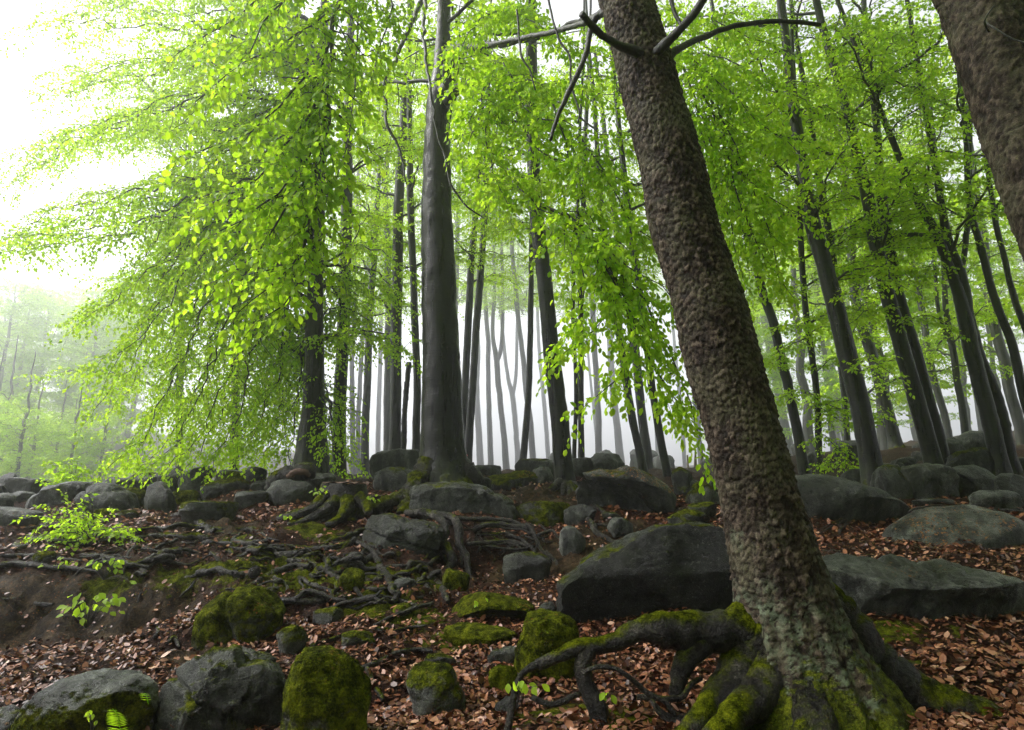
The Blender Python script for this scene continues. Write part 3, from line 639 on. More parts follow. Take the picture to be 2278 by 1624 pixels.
# past the big overhanging boulder and behind the spruce
B('pointed mossy boulder beside the fence posts',1492,1540,1038,1106,12.2,.45,.42,seed=76,p=3)
B('grey boulder leaning on the pointed mossy boulder',1514,1562,1066,1110,11.6,.2,.52,seed=77)
B('pyramid-shaped boulder with a mossy face',1526,1592,1070,1130,10.7,.45,.55,seed=78,p=3,poly=[(1526,1125),(1540,1095),(1558,1072),(1572,1080),(1590,1110),(1592,1130)])
B('small grey boulder beside the spruce trunk',1572,1608,1062,1096,11.5,.15,.5,seed=79,group='boulders along the crest')
B('small stone between the pyramid boulder and the spruce',1578,1612,1094,1124,10.6,.2,.5,seed=80)
B('flat dark stone in front of the pyramid boulder',1530,1596,1116,1158,9.6,.3,.4,seed=81)
B('low mossy slab above the great black slab',1484,1580,1132,1180,9.1,.4,.45,seed=82,roll=-25)
B('smooth whale-like boulder emerging behind the spruce',1700,2016,1055,1172,9.7,.12,.42,.1,seed=83,p=2.6,cuts=2,depth=.6,res=6,rough=.6,poly=[(1700,1080),(1760,1060),(1810,1055),(1870,1064),(1920,1080),(1970,1104),(2005,1120),(2016,1130),(1960,1150),(1840,1172),(1720,1165)])
B('angular boulder beside the foot of a dark trunk',1942,2030,1032,1122,10.7,.3,.5,.2,seed=84,p=3,cuts=6)
B('broad rounded boulder between angular and flat ones on the crest',1994,2130,1032,1114,10.5,.15,.54,.2,seed=85,p=2.5,cuts=3,rough=1.3)
B('flat-backed boulder beneath the tall upright stone',2106,2216,1034,1110,10.7,.12,.44,.1,seed=86,p=3)
B('long dark boulder running out along the crest',2206,2350,1052,1135,10.2,.15,.40,.1,seed=87,p=3)
B('pale rounded stone in front of the dark crest boulders',2154,2264,1090,1134,9.4,.1,.82,.1,seed=88,p=2.4)
B('tall pale upright stone rising above the crest',2122,2208,958,1040,15,.08,.80,seed=89,p=3,cuts=6,poly=[(2122,1035),(2130,985),(2150,964),(2180,960),(2204,980),(2208,1035)])
B('wedge-shaped dark boulder leaning below the tall upright stone',2106,2206,994,1062,12.6,.3,.38,seed=90,p=3,poly=[(2106,1056),(2125,1030),(2160,1005),(2190,995),(2204,1020),(2206,1060)])
B('narrow dark stone beside the tall upright stone',2100,2142,972,1030,14.2,.1,.42,seed=91)
B('humped stone in the misty hollow past the trunks',1986,2038,1016,1050,14,.1,.5,seed=92,group='stones in the misty hollow')
B('small upright stone in the misty hollow',1988,2012,1028,1060,13,.1,.45,seed=93,group='stones in the misty hollow')
B('pale stone far back in the misty hollow',2026,2058,1003,1028,17,.1,.55,seed=94,group='stones in the misty hollow')
B('pale rounded boulder fading into fog beyond the leaf spray',1854,1922,979,1018,18,.05,.66,seed=95)
B('low stone near the trunks in the misty hollow',1794,1820,1005,1028,15,.1,.5,seed=96,group='stones in the misty hollow')
B('flat slab of rock lying behind the whale-like boulder',1874,1930,1042,1074,12,.2,.5,seed=97)
B('grey boulder at the end of the crest past the forked beech',2246,2310,1016,1060,13,.15,.5,seed=98)
B('low mossy slab lying before the whale-like boulder',1842,1928,1118,1150,9.0,.75,.4,seed=99,p=4,flat=.4)
B('thin flat slab among the crest boulders',2038,2128,1108,1126,9.7,.15,.6,seed=100,p=4)
for q, (x0, x1, y0, y1, Y) in enumerate([(1400,1470,996,1042,40),(1330,1366,1000,1030,46),(1452,1500,1010,1046,34),(1700,1760,1000,1040,24),(1220,1262,1006,1040,44),(1760,1800,985,1012,30),(2030,2080,985,1012,24),(1950,1985,1030,1052,15),(1930,1960,1012,1034,18),(2060,2100,1008,1036,17),(1560,1620,1018,1050,28),(1010,1050,1030,1052,24)]):
    B('pale boulder fading into the fog behind the crest',x0,x1,y0,y1,Y,.05,.6,seed=110+q,group='boulders fading into the fog',res=4)
# ------------------------------------------------------------------ trunks
def trunk_line(px, Y, ext=0.0, taper=.55, into=.2):
    """px: (x, y, width) from the foot up, in frame units; Y a distance or one per point -> rows x, y, z, radius"""
    Ys = Y if isinstance(Y, (list, tuple)) else [Y] * len(px)
    rows = []
    for (x, y, w), yy in zip(px, Ys):
        p = P(x, y, yy); rows.append([*p, .5 * w * mpp(yy, y) * .98])
    g0 = gz(rows[0][0], rows[0][1])
    if rows[0][2] > g0 - into:
        d = np.array(rows[0][:3]) - np.array(rows[1][:3]); d = d / max(abs(d[2]), 1e-3); dz = rows[0][2] - (g0 - into)
        rows.insert(0, [rows[0][0] + d[0] * dz * .4, rows[0][1], g0 - into, rows[0][3] * 1.12])
    if ext > 0:
        a, b = np.array(rows[-2]), np.array(rows[-1]); d = (b - a)[:3]; d /= np.linalg.norm(d); d[0] *= .7
        for t in (.5, 1.0):
            rows.append([*(b[:3] + d * ext * t), b[3] * (1 - t * taper)])
    return np.array(rows)
def trunk_mesh(rows, ns, nl, flare=None, amp=.012, knots=0, seed=0, mat=None, name='trunk', attrs_extra=None, wrinkle=0.0, bend=.0):
    R = catmull(rows, nl); C, rad = R[:, :3], np.maximum(R[:, 3], .004)
    g = np.random.default_rng(seed)
    if bend: C = C + np.stack([fbm(np.stack([C[:, 2] * .35, C[:, 0] * 0 + seed, C[:, 0] * 0], -1), 2) * bend, fbm(np.stack([C[:, 2] * .35, C[:, 0] * 0 + seed + 50, C[:, 0] * 0], -1), 2) * bend, np.zeros(nl)], -1) * sstep(0, 1.5, C[:, 2] - C[0, 2])[:, None]
    T = np.gradient(C, axis=0); T /= np.linalg.norm(T, axis=1)[:, None]
    N = np.array([1.0, 0, 0]) - T * T[:, :1]; N /= np.linalg.norm(N, axis=1)[:, None]; Bv = np.cross(T, N)
    a = np.linspace(0, 2 * math.pi, ns, endpoint=False)
    h = C[:, 2] - C[0, 2]; H = np.repeat(h[:, None], ns, 1); AA = np.repeat(a[None], nl, 0)
    q = np.ones((nl, ns))
    for (az, am, wid, dec) in (flare or []):
        dlt = np.angle(np.exp(1j * (AA - math.radians(az)))); q += am * np.exp(-(dlt / wid) ** 2) * np.exp(-H / dec)
    D = np.cos(AA)[..., None] * N[:, None] + np.sin(AA)[..., None] * Bv[:, None]
    V = C[:, None] + D * (rad[:, None] * q)[..., None]
    P3 = V.reshape(-1, 3); r0 = float(np.mean(rad))
    dsp = fbm(P3 / max(r0, .05) * .55 + seed, 3) * amp * 1.6
    if wrinkle: dsp = dsp + wrinkle * np.power(np.abs(pn(P3 * [5, 5, 26] + seed)), 1.5) - wrinkle * 2.2 * (np.abs(pn(P3 * [1.2, 1.2, 7.0] + 3)) < .035) * (pn(P3 * 2.1 + 8) > .05)
    for k in range(knots):
        kz, ka = g.uniform(.15, .9) * h.max(), g.uniform(math.pi, 2 * math.pi)
        d2 = ((H - kz) / g.uniform(.04, .09)) ** 2 + (np.angle(np.exp(1j * (AA - ka))) * rad[:, None] / g.uniform(.04, .08)) ** 2
        dsp = dsp + (np.exp(-d2) * g.uniform(.01, .03)).ravel()
    V = P3 + D.reshape(-1, 3) * dsp[:, None]
    i = np.arange(nl - 1)[:, None] * ns + np.arange(ns)[None]; j = np.arange(nl - 1)[:, None] * ns + (np.arange(ns)[None] + 1) % ns
    Q = np.stack([i, j, j + ns, i + ns], -1).reshape(-1, 4)
    top = len(V); V = np.vstack([V, C[-1][None]]); e = (nl - 1) * ns
    Tt = np.stack([e + np.arange(ns), e + (np.arange(ns) + 1) % ns, np.full(ns, top)], -1)
    base = C[0].copy()
    at = {'hgt': np.concatenate([H.ravel() - .2, [h.max()]])}
    return mk_mesh(name, V - base, [Q, Tt], attrs=at, mat=mat), base, C, rad
def stem_part(tree, base, name, rows, ns, nl, **k):
    me, b, C, r = trunk_mesh(rows, ns, nl, name=name, **k)
    o = link(name, me, tree, b - base); return o, C, r

# ------------------------------------------------------------------ limbs, twigs and leaves
LEAF_MID = (np.array([(0, 0, 0), (.42, .33, .07), (1, 0, -.06), (.42, -.33, .07)]), np.array([[0, 3, 2], [0, 2, 1]]))
LEAF_BOUGH = (np.array([(0, 0, 0), (.32, .30, .06), (.74, .25, .03), (1, 0, -.10), (.74, -.25, .03), (.32, -.30, .06)]), np.array([[0, 3, 2, 1], [0, 5, 4, 3]]))
LEAF_NEAR_T = (np.array([(0, 0, 0), (.22, .22, .05), (.52, .33, .07), (.82, .19, .0), (1, 0, -.12), (.82, -.19, .0), (.52, -.33, .07), (.22, -.22, .05), (.5, 0, 0)]),
               np.array([[0, 8, 2, 1], [8, 4, 3, 2], [0, 7, 6, 8], [8, 6, 5, 4]]))

def twig_mesh(acc, ns=3):
    if not acc.tw: return
    C = np.array([t[0] for t in acc.tw]); R = np.array([t[1] for t in acc.tw]); n, m, _ = C.shape
    T = np.gradient(C, axis=1); T /= np.maximum(np.linalg.norm(T, axis=2), 1e-9)[..., None]
    N = np.cross(T, [.31, .52, .79]); N /= np.maximum(np.linalg.norm(N, axis=2), 1e-6)[..., None]; Bv = np.cross(T, N)
    a = np.arange(ns) * 2 * math.pi / ns; rr = R[:, None] * np.linspace(1, .3, m)[None]
    V = C[:, :, None] + rr[:, :, None, None] * (np.cos(a)[None, None, :, None] * N[:, :, None] + np.sin(a)[None, None, :, None] * Bv[:, :, None])
    i = (np.arange(m - 1)[:, None] * ns + np.arange(ns)[None]); j = (np.arange(m - 1)[:, None] * ns + (np.arange(ns)[None] + 1) % ns)
    q = np.stack([i, j, j + ns, i + ns], -1).reshape(-1, 4)
    Q = (np.arange(n)[:, None, None] * m * ns + q[None]).reshape(-1, 4)
    acc.add(V.reshape(-1, 3), Q); acc.tw = []
class Foliage:
    def __init__(s, seed): s.o = []; s.d = []; s.l = []; s.g = np.random.default_rng(seed); s.g2 = random.Random(seed)
    def shoot(s, o, d, l): s.o.append(o); s.d.append(d); s.l.append(l)
    def leaves(s, gap, size, hang=.45, tilt=.35):
        g = s.g; O = np.array(s.o); D = np.array(s.d); L = np.array(s.l)
        n = np.maximum(2, (L / gap + g.random(len(L))).astype(int)); idx = np.repeat(np.arange(len(L)), n)
        first = np.repeat(np.cumsum(n) - n, n); k = np.arange(len(idx)) - first
        t = (k + .5 + g.uniform(-.3, .3, len(idx))) / n[idx]
        d = D[idx]; nr = UP + g.normal(0, tilt, (len(L), 3)); nr = nr[idx] + g.normal(0, tilt, (len(idx), 3))
        sd = np.cross(nr, d); sd /= np.maximum(np.linalg.norm(sd, axis=1), 1e-6)[:, None]
        sg = np.where(k % 2 == 0, 1.0, -1.0)[:, None]; last = (k == n[idx] - 1)[:, None]
        ax = d * np.where(last, 1.0, .6) + sd * sg * np.where(last, 0.0, .85) - UP * g.uniform(0, hang * 2, len(idx))[:, None] + g.normal(0, .15, (len(idx), 3))
        ax /= np.linalg.norm(ax, axis=1)[:, None]
        b = np.cross(nr, ax); b /= np.maximum(np.linalg.norm(b, axis=1), 1e-6)[:, None]; nn = np.cross(ax, b)
        pos = O[idx] + d * (L[idx] * t)[:, None] - UP * (.25 * L[idx] * t * t)[:, None]
        return pos, ax, b, nn, size * g.uniform(.65, 1.15, len(idx))
    def mesh(s, name, gap, size, tmpl, mat, base, hang=.45, tilt=.35, skip=0):
        pos, ax, b, nn, sz = s.leaves(gap, size, hang, tilt)
        s.picked = None
        if skip:
            # the largest in view become leaves of their own
            dist = np.linalg.norm(pos - EYE, axis=1); sel = np.argsort(dist)[:skip * 2]; sel = sel[s.g.permutation(len(sel))[:skip]]
            s.picked = [(pos[i], ax[i], b[i], nn[i], sz[i]) for i in sel]
            m = np.ones(len(pos), bool); m[sel] = False; pos, ax, b, nn, sz = pos[m], ax[m], b[m], nn[m], sz[m]
        LV, LF = tmpl; n = len(pos)
        V = (pos - base)[:, None] + sz[:, None, None] * (LV[None, :, 0, None] * ax[:, None] + LV[None, :, 1, None] * b[:, None] + LV[None, :, 2, None] * nn[:, None])
        F = (np.arange(n)[:, None, None] * len(LV) + LF[None]).reshape(-1, LF.shape[1])
        tint = np.clip(.5 + .27 * s.g.normal(size=n), 0, 1)
        s.count = n
        return mk_mesh(name, V.reshape(-1, 3), F, smooth=False, attrs={'rnd': np.repeat(tint, len(LV))}, mat=mat)
class Limbs:
    """one mesh for each limb with its twigs"""
    def __init__(s): s.items = []
    def new(s): a = Acc(); s.items.append(a); return a
def grow(fol, acc, pts, r0, r1, tl, gap=.2, start=.12, droop=.3, sub=.12, sl=.3, twig_sides=4, wig=.05, sides=6, subtube=False, sag=0.0):
    g = fol.g2
    if isinstance(acc, Limbs): acc = acc.new()
    pts = np.asarray(pts, float); L = np.linalg.norm(np.diff(pts, axis=0), axis=1).sum(); n = max(8, int(L / .18))
    C = catmull(pts, n); s = np.linspace(0, 1, n)
    C = C + (np.stack([fbm(C * 2.1 + 5, 2), fbm(C * 2.1 + 25, 2), fbm(C * 2.1 + 45, 2)], -1) * wig) * np.minimum(1, s * 6)[:, None]
    rad = r0 + (r1 - r0) * s ** .8
    acc.add(*tube_arrays(C, rad, sides))
    T = np.gradient(C, axis=0); T /= np.linalg.norm(T, axis=1)[:, None]
    d = start * L; sg = 1
    while d < L:
        k = min(n - 1, int(d / L * (n - 1))); o = C[k]; t = T[k]
        S = np.cross(t, UP); ns_ = np.linalg.norm(S)
        if ns_ < .35:
            az = g.uniform(0, 6.28); S = np.array([math.cos(az), math.sin(az), 0])
        else: S = S / ns_
        a = math.radians(g.uniform(32, 68)); dr = math.cos(a) * t + math.sin(a) * sg * S + UP * g.gauss(0, .16); dr /= np.linalg.norm(dr)
        l = tl * (.4 + .6 * (1 - d / L)) * g.uniform(.55, 1.2)
        twig(fol, acc, o, dr, l, max(.0035, min(rad[k] * .45, .012)), droop, sub, sl, twig_sides, subtube)
        sg = -sg; d += gap * g.uniform(.6, 1.4)
    twig(fol, acc, C[-1], T[-1], tl * .5, max(.003, r1), droop, sub, sl, twig_sides, subtube)
    return C
def twig(fol, acc, o, dr, l, r, droop, sub, sl, ns, subtube):
    g = fol.g2; m = 4; tt = np.linspace(0, 1, m); j = np.array([g.gauss(0, 1) for _ in range(3)]) * .08 * l; j2 = np.array([g.gauss(0, 1) for _ in range(3)]) * .06 * l
    C = o + dr * (l * tt)[:, None] - UP * (droop * l * tt ** 2)[:, None] + j * (np.sin(tt * 3.1))[:, None] + j2 * (np.sin(tt * 6.2))[:, None]
    acc.tw.append((C, r))
    d = .12 * l; sg = g.choice((-1, 1))
    while d < l:
        t = d / l; f = t * (m - 1); k = min(m - 2, int(f)); p = C[k] + (C[k + 1] - C[k]) * (f - k); td = C[k + 1] - C[k]; td = td / np.linalg.norm(td)
        S = np.cross(td, UP + np.array([g.gauss(0, .3), g.gauss(0, .3), 0])); S /= max(np.linalg.norm(S), 1e-6)
        sd = td * .7 + S * sg * .75 + UP * g.gauss(0, .15); sd /= np.linalg.norm(sd)
        ll = sl * (1 - .45 * t) * g.uniform(.5, 1.25); fol.shoot(p, sd, ll)
        if subtube: q4 = np.linspace(0, 1, 4)[:, None]; acc.tw.append((p + sd * ll * q4 - UP * .25 * ll * q4 * q4, .0022))
        sg = -sg; d += sub * g.uniform(.7, 1.3)
    td = C[-1] - C[-2]; fol.shoot(C[-1], td / np.linalg.norm(td), sl * .6)
def PL(pts): return [P(*p) for p in pts]
def auto_limbs(fol, acc, C, z0, z1, n, l0, l1, seed, az0=0, spread=180, rise=.35, **k):
    g = random.Random(seed); zs = C[:, 2]
    for q in range(n):
        z = z0 + (z1 - z0) * (q + g.random()) / n; i = int(np.argmin(np.abs(zs - z))); p = C[i]
        a = math.radians(az0 + g.uniform(-spread, spread)); L = l0 + (l1 - l0) * (q / n) if l1 > l0 else l0 * g.uniform(.7, 1.1)
        L *= g.uniform(.75, 1.2); d = np.array([math.sin(a), math.cos(a), 0]); rs = rise * g.uniform(.5, 1.5)
        pts = [p, p + d * L * .35 + UP * L * rs * .55, p + d * L * .7 + UP * L * rs * .75, p + d * L + UP * L * rs * .55]
        grow(fol, acc, pts, max(.02, .012 * L), .006, **k)
def shade_canopy(fol, acc, top, z, rad, n, seed, thick=2.0):
    """rough canopy added high out of view for its shade: short shoots spread through a flattened ball"""
    g = np.random.default_rng(seed)
    for q in range(n):
        v = g.normal(size=3); v /= np.linalg.norm(v); v *= g.random() ** .4
        p = np.array([top[0] + v[0] * rad, top[1] + v[1] * rad, z + v[2] * thick]); d = g.normal(size=3) * [1, 1, .3]; fol.shoot(p, d / np.linalg.norm(d), g.uniform(.5, 1.0))
STATS = []
def finish_tree(t, base, fol, acc, gap, size, tmpl=LEAF_MID, mat=None, skip=0, hang=.45, tilt=.35, limb_name='limb'):
    for a in acc.items: link(limb_name, a.mesh(limb_name, M_TWIG), t, -base)
    me = fol.mesh('crown', gap, size, tmpl, mat or M_LEAF, np.zeros(3), hang, tilt, skip)
    o = link('crown', me, t, -base); o['kind'] = 'stuff'
    STATS.append((t.name, fol.count))
    if skip: pick_leaves(t, base, fol, mat)
LEAF_ONE = []
def pick_leaves(t, base, fol, mat):
    from mathutils import Matrix
    if not LEAF_ONE:
        for q in range(6): LEAF_ONE.append(mk_mesh('leaf', LEAF_NEAR_T[0], LEAF_NEAR_T[1], smooth=False, attrs={'rnd': np.full(9, .15 + .14 * q)}, mat=M_LEAF_NEAR))
    for i, (p, a, b, n, s) in enumerate(fol.picked):
        o = link('leaf', LEAF_ONE[i % 6], t)
        m = Matrix(((a[0], b[0], n[0]), (a[1], b[1], n[1]), (a[2], b[2], n[2]))).to_4x4()
        m = Matrix.Translation(Vector(p - base)) @ m @ Matrix.Diagonal((s, s, s, 1)); o.matrix_basis = m

# ------------------------------------------------------------------ roots
def root_part(tree, base, R, mat, ns=12, lump=.16, name='root', squash=1.0, tip=True):
    C, r = R[:, :3], np.maximum(R[:, 3], .003).copy()
    V, Q = tube_arrays(C, r, ns, squash=squash); rr = np.repeat(r, ns); ctr = np.repeat(C, ns, 0); D = (V - ctr) / rr[:, None]
    V = V + D * (rr * lump * (1.4 * fbm(V / np.maximum(rr, .01)[:, None] * .55, 3) + .35 * pn(V * 30)))[:, None]
    a = len(V); V = np.vstack([V, C[:1], C[-1:]]); e = (len(C) - 1) * ns; i = np.arange(ns); j = (i + 1) % ns
    Tt = np.vstack([np.stack([j, i, np.full(ns, a)], -1), np.stack([e + i, e + j, np.full(ns, a + 1)], -1)])
    me = mk_mesh(name, V - base, [Q, Tt], attrs={'hgt': np.full(len(V), .4)}, mat=mat)
    return link(name, me, tree)
# ------------------------------------------------------------------ the scaly spruce
def scaly_trunk(tree_name, label, edges, Y, ns, nl, flare, ext, seed, into=.25):
    px = [((a + b) / 2, y, b - a) for (y, a, b) in edges]
    rows = trunk_line(px, Y, ext=ext, taper=.25, into=into)
    sl = np.gradient(rows[:, :3], axis=0); sl /= np.linalg.norm(sl, axis=1)[:, None]
    rows[:, 3] *= np.clip(np.abs(sl[:, 2]) / np.hypot(sl[:, 0], sl[:, 2]), .8, 1)      # widths were read across a leaning stem
    R = catmull(rows, nl * 4); w = np.where(R[:, 2] < 5.6, 1.0, .12); c = np.cumsum(w); R = R[np.searchsorted(c, np.linspace(c[0], c[-1] - 1e-6, nl))]
    C, rad = R[:, :3], R[:, 3]; base = C[0].copy()
    T = np.gradient(C, axis=0); T /= np.linalg.norm(T, axis=1)[:, None]
    N = np.array([1.0, 0, 0]) - T * T[:, :1]; N /= np.linalg.norm(N, axis=1)[:, None]; Bv = np.cross(T, N)
    a = np.linspace(0, 2 * math.pi, ns, endpoint=False); s = np.concatenate([[0], np.cumsum(np.linalg.norm(np.diff(C, axis=0), axis=1))])
    AA = np.repeat(a[None], nl, 0); SS = np.repeat(s[:, None], ns, 1); H = np.repeat((C[:, 2] - base[2])[:, None], ns, 1)
    q = np.ones((nl, ns))
    for (az, am, wid, dec) in flare:
        dlt = np.angle(np.exp(1j * (AA - math.radians(az)))); q += am * np.exp(-(dlt / wid) ** 2) * np.exp(-(np.maximum(H - .2, 0) / dec) ** 1.1)
    D = np.cos(AA)[..., None] * N[:, None] + np.sin(AA)[..., None] * Bv[:, None]
    V = (C[:, None] + D * (rad[:, None] * q)[..., None]).reshape(-1, 3)
    # bark plates: cells round the stem
    nc = 50; g = np.random.default_rng(seed)
    wob = pn(np.stack([SS.ravel() * 7, AA.ravel() * 3, AA.ravel() * 0], -1)) * .6; wob2 = pn(np.stack([SS.ravel() * 7, AA.ravel() * 3, AA.ravel() * 0 + 9], -1)) * .7
    u = AA.ravel() / (2 * math.pi) * nc + wob; vv = SS.ravel() / .040 + wob2
    nv = int(vv.max()) + 4; jx = g.random((nc, nv)); jy = g.random((nc, nv)); tint = g.random((nc, nv)); tilt = g.uniform(-1, 1, (nc, nv))
    iu = np.floor(u).astype(int); iv = np.floor(vv).astype(int); F1 = np.full(len(u), 9.0); F2 = F1.copy(); cid = np.zeros(len(u)); ti = np.zeros(len(u)); dy1 = np.zeros(len(u))
    for du in (-1, 0, 1):
        for dv in (-1, 0, 1):
            cu = (iu + du) % nc; cv = np.clip(iv + dv, 0, nv - 1)
            ddx = iu + du + jx[cu, cv] - u; ddy = iv + dv + jy[cu, cv] - vv; d = np.sqrt(ddx ** 2 + ddy ** 2)
            b = d < F1; F2 = np.where(b, F1, np.minimum(F2, d)); cid = np.where(b, tint[cu, cv], cid); ti = np.where(b, tilt[cu, cv], ti); dy1 = np.where(b, ddy, dy1); F1 = np.where(b, d, F1)
    e = F2 - F1; plate = sstep(.02, .28, e)
    low = np.exp(-np.maximum(H.ravel() - .2, 0) / .5)
    ridge = fbm(np.stack([np.cos(AA.ravel()) * 4.5, np.sin(AA.ravel()) * 4.5, SS.ravel() * 1.1], -1), 4)
    dsp = (plate - .5) * .008 * (1 - .3 * low) + cid * .007 + plate * dy1 * .010 + fbm(V * 3, 3) * .012 + fbm(V * 45, 2) * .0025 + low * ridge * .055
    V = V + D.reshape(-1, 3) * dsp[:, None]
    i = np.arange(nl - 1)[:, None] * ns + np.arange(ns)[None]; j = np.arange(nl - 1)[:, None] * ns + (np.arange(ns)[None] + 1) % ns
    Q = np.stack([i, j, j + ns, i + ns], -1).reshape(-1, 4)
    gap = 1 - sstep(.0, .16, e)
    t = thing(tree_name, label, 'tree', base)
    me = mk_mesh('trunk', V - base, Q, attrs={'plate': cid, 'gap': gap, 'hgt': H.ravel() - .25}, mat=M_SPRUCE)
    link('trunk', me, t); return t, base, C, rad
SPR_EDGE = [(1640,1585,1960),(1560,1615,1935),(1480,1632,1905),(1400,1638,1872),(1300,1634,1836),(1200,1620,1802),(1100,1604,1771),(1000,1582,1742),(900,1556,1716),(800,1527,1688),(700,1502,1660),(600,1476,1628),(520,1452,1602),(460,1440,1586),(400,1430,1570),(300,1408,1541),(200,1385,1510),(100,1362,1480),(0,1338,1450),(-150,1300,1405)]
SPRUCE, sb_, sC, sR = scaly_trunk('spruce_tree', 'thick leaning spruce with scaly brown bark and mossy spreading roots', SPR_EDGE, 3.9, 160, 620, [(185, .30, .5, .22), (232, .42, .45, .28), (268, .38, .4, .26), (310, .45, .45, .30), (352, .62, .5, .30), (90, .4, .8, .3)], 9.0, 5)
def sroot(px, w, mat=M_ROOT_MOSS, **k): return root_part(SPRUCE, sb_, root_path(px, w, **k), mat, ns=22, lump=.13)
sroot([(1715,1372,3.94),(1665,1396,3.88),(1610,1405,3.82),(1540,1408,3.76),(1470,1402,3.72),(1425,1402,3.7),(1360,1428,3.68),(1290,1440,3.65),(1235,1462,3.62),(1195,1478,3.6)], [120,104,92,86,74,50,40,36,30,24])
sroot([(1310,1436,3.66),(1296,1475,3.62),(1302,1530,3.6),(1330,1580,3.58),(1345,1650,3.55)], [40,40,40,44,46], M_ROOT)
sroot([(1200,1474,3.6),(1168,1490,3.58),(1150,1530,3.55),(1140,1570,3.5),(1118,1650,3.45)], [20,14,13,15,18], M_ROOT)
sroot([(1300,1500,3.5),(1325,1484,3.5),(1365,1484,3.5),(1400,1510,3.5),(1440,1545,3.5),(1475,1560,3.52),(1500,1590,3.5)], [9,10,10,11,12,12,10], M_ROOT)
sroot([(1420,1552,3.6),(1470,1556,3.6),(1510,1548,3.62),(1535,1522,3.65),(1560,1510,3.7)], [12,13,13,12,10], M_ROOT)
sroot([(1700,1380,3.88),(1662,1460,3.80),(1622,1525,3.68),(1580,1575,3.56),(1535,1620,3.45),(1490,1680,3.35)], [110,100,78,62,54,48])
sroot([(1740,1400,3.86),(1712,1490,3.74),(1680,1550,3.57),(1638,1590,3.42),(1590,1650,3.3)], [120,110,84,68,60])
sroot([(1770,1380,3.86),(1785,1480,3.76),(1798,1560,3.57),(1806,1620,3.4),(1815,1700,3.25)], [150,140,110,92,86])
sroot([(1830,1400,3.86),(1868,1500,3.76),(1900,1570,3.62),(1935,1620,3.48),(1960,1690,3.4)], [130,110,74,58,52])
sroot([(1800,1310,3.93),(1856,1400,3.92),(1925,1478,3.88),(2005,1537,3.82),(2100,1575,3.76),(2210,1612,3.7),(2360,1660,3.6)], [110,150,140,114,98,86,74])
sroot([(1900,1470,4.15),(1980,1483,4.3),(2080,1490,4.4),(2140,1490,4.45),(2180,1496,4.5)], [60,40,30,26,14])
sroot([(2080,1560,3.95),(2170,1568,4.0),(2250,1580,4.05),(2340,1590,4.05)], [60,42,36,30], M_ROOT)
sroot([(1540,1600,3.5),(1500,1602,3.5),(1470,1585,3.52),(1450,1560,3.55)], [26,22,16,10], M_ROOT)
sroot([(1560,1430,3.74),(1520,1480,3.7),(1505,1520,3.7),(1500,1545,3.7)], [60,46,34,28], M_ROOT_MOSS)
sroot([(1180,1552,3.5),(1215,1565,3.48),(1255,1560,3.48),(1290,1545,3.55)], [12,14,14,10], M_ROOT)
def sbranch(pts, w): return root_part(SPRUCE, sb_, root_path(pts, w, wig=.012), M_TWIG, ns=9, lump=.12, name='branch')
sbranch([(1425,122,3.75),(1370,98,3.65),(1330,72,3.55),(1292,32,3.45)], [26,18,16,15])
sbranch([(1455,125,3.75),(1480,95,3.68),(1525,50,3.6),(1585,-30,3.5)], [26,22,19,16])
sbranch([(1478,132,3.85),(1520,105,3.9),(1580,76,4.0),(1660,52,4.1),(1740,47,4.2),(1825,54,4.3)], [22,15,13,11,10,9])
sbranch([(1360,18,3.9),(1330,35,4.0),(1312,80,4.05),(1298,140,4.05),(1262,212,4.05),(1238,270,4.05),(1224,312,4.05)], [22,16,13,12,11,9,7])
sbranch([(1350,25,3.9),(1300,50,4.3),(1240,68,4.8),(1170,84,5.3),(1100,96,5.8)], [16,13,12,11,9])
sbranch([(1218,-10,4.3),(1240,80,4.3),(1266,130,4.3),(1270,190,4.3),(1288,245,4.3),(1286,275,4.3)], [5,5,5,4.5,4,3])
sbranch([(1150,20,4.4),(1158,120,4.4),(1180,160,4.4),(1190,200,4.4)], [5,5,4,3])
sbranch([(1492,-10,3.7),(1500,30,3.68),(1512,52,3.66),(1506,82,3.64)], [10,9,8,5])
TR2, tb2, tC2, tR2 = scaly_trunk('spruce_tree', 'dark scaly spruce trunk leaning in from beyond the edge of the clearing', [(1500,2640,2830),(1100,2500,2675),(700,2352,2515),(400,2240,2395),(200,2170,2320),(0,2103,2250),(-200,2035,2175)], 3.6, 90, 380, [(200, .3, .5, .3), (330, .3, .5, .3)], 8.0, 15)
root_part(TR2, tb2, root_path([(2205,70,3.3),(2195,45,3.25),(2215,10,3.2)], [5,4,3]), M_TWIG, ns=6, name='branch')
root_part(TR2, tb2, root_path([(2200,42,3.3),(2235,75,3.25),(2290,100,3.2)], [4,4,4]), M_TWIG, ns=6, name='branch')

# ------------------------------------------------------------------ the great beech and its branches
AY = 11.0
rowsA = trunk_line([(990,1090,138),(988,1050,116),(985,1000,101),(983,900,92),(982,800,85),(978,700,80),(976,600,77),(972,500,70),(971,420,65),(973,300,58),(979,215,56),(984,160,44),(986,80,34),(988,0,30)], AY, ext=9, taper=.6)
tA = thing('beech_tree', 'great smooth dark beech rooted over the whale-backed boulder', 'tree', rowsA[0][:3]); bA = rowsA[0][:3].copy()
me, _, cA, rA = trunk_mesh(rowsA, 72, 300, [(200, .35, .45, .4), (240, .2, .4, .35), (300, .22, .4, .35), (345, .35, .4, .45), (120, .3, .6, .4)], amp=.012, knots=9, seed=2, mat=M_BEECH, wrinkle=.006)
link('trunk', me, tA)
fA = Foliage(21); acA = Limbs()
def limbA(pts, w, **k): return root_part(tA, bA, root_path(pts, w, wig=.04), M_TWIG, ns=9, lump=.1, name='limb')
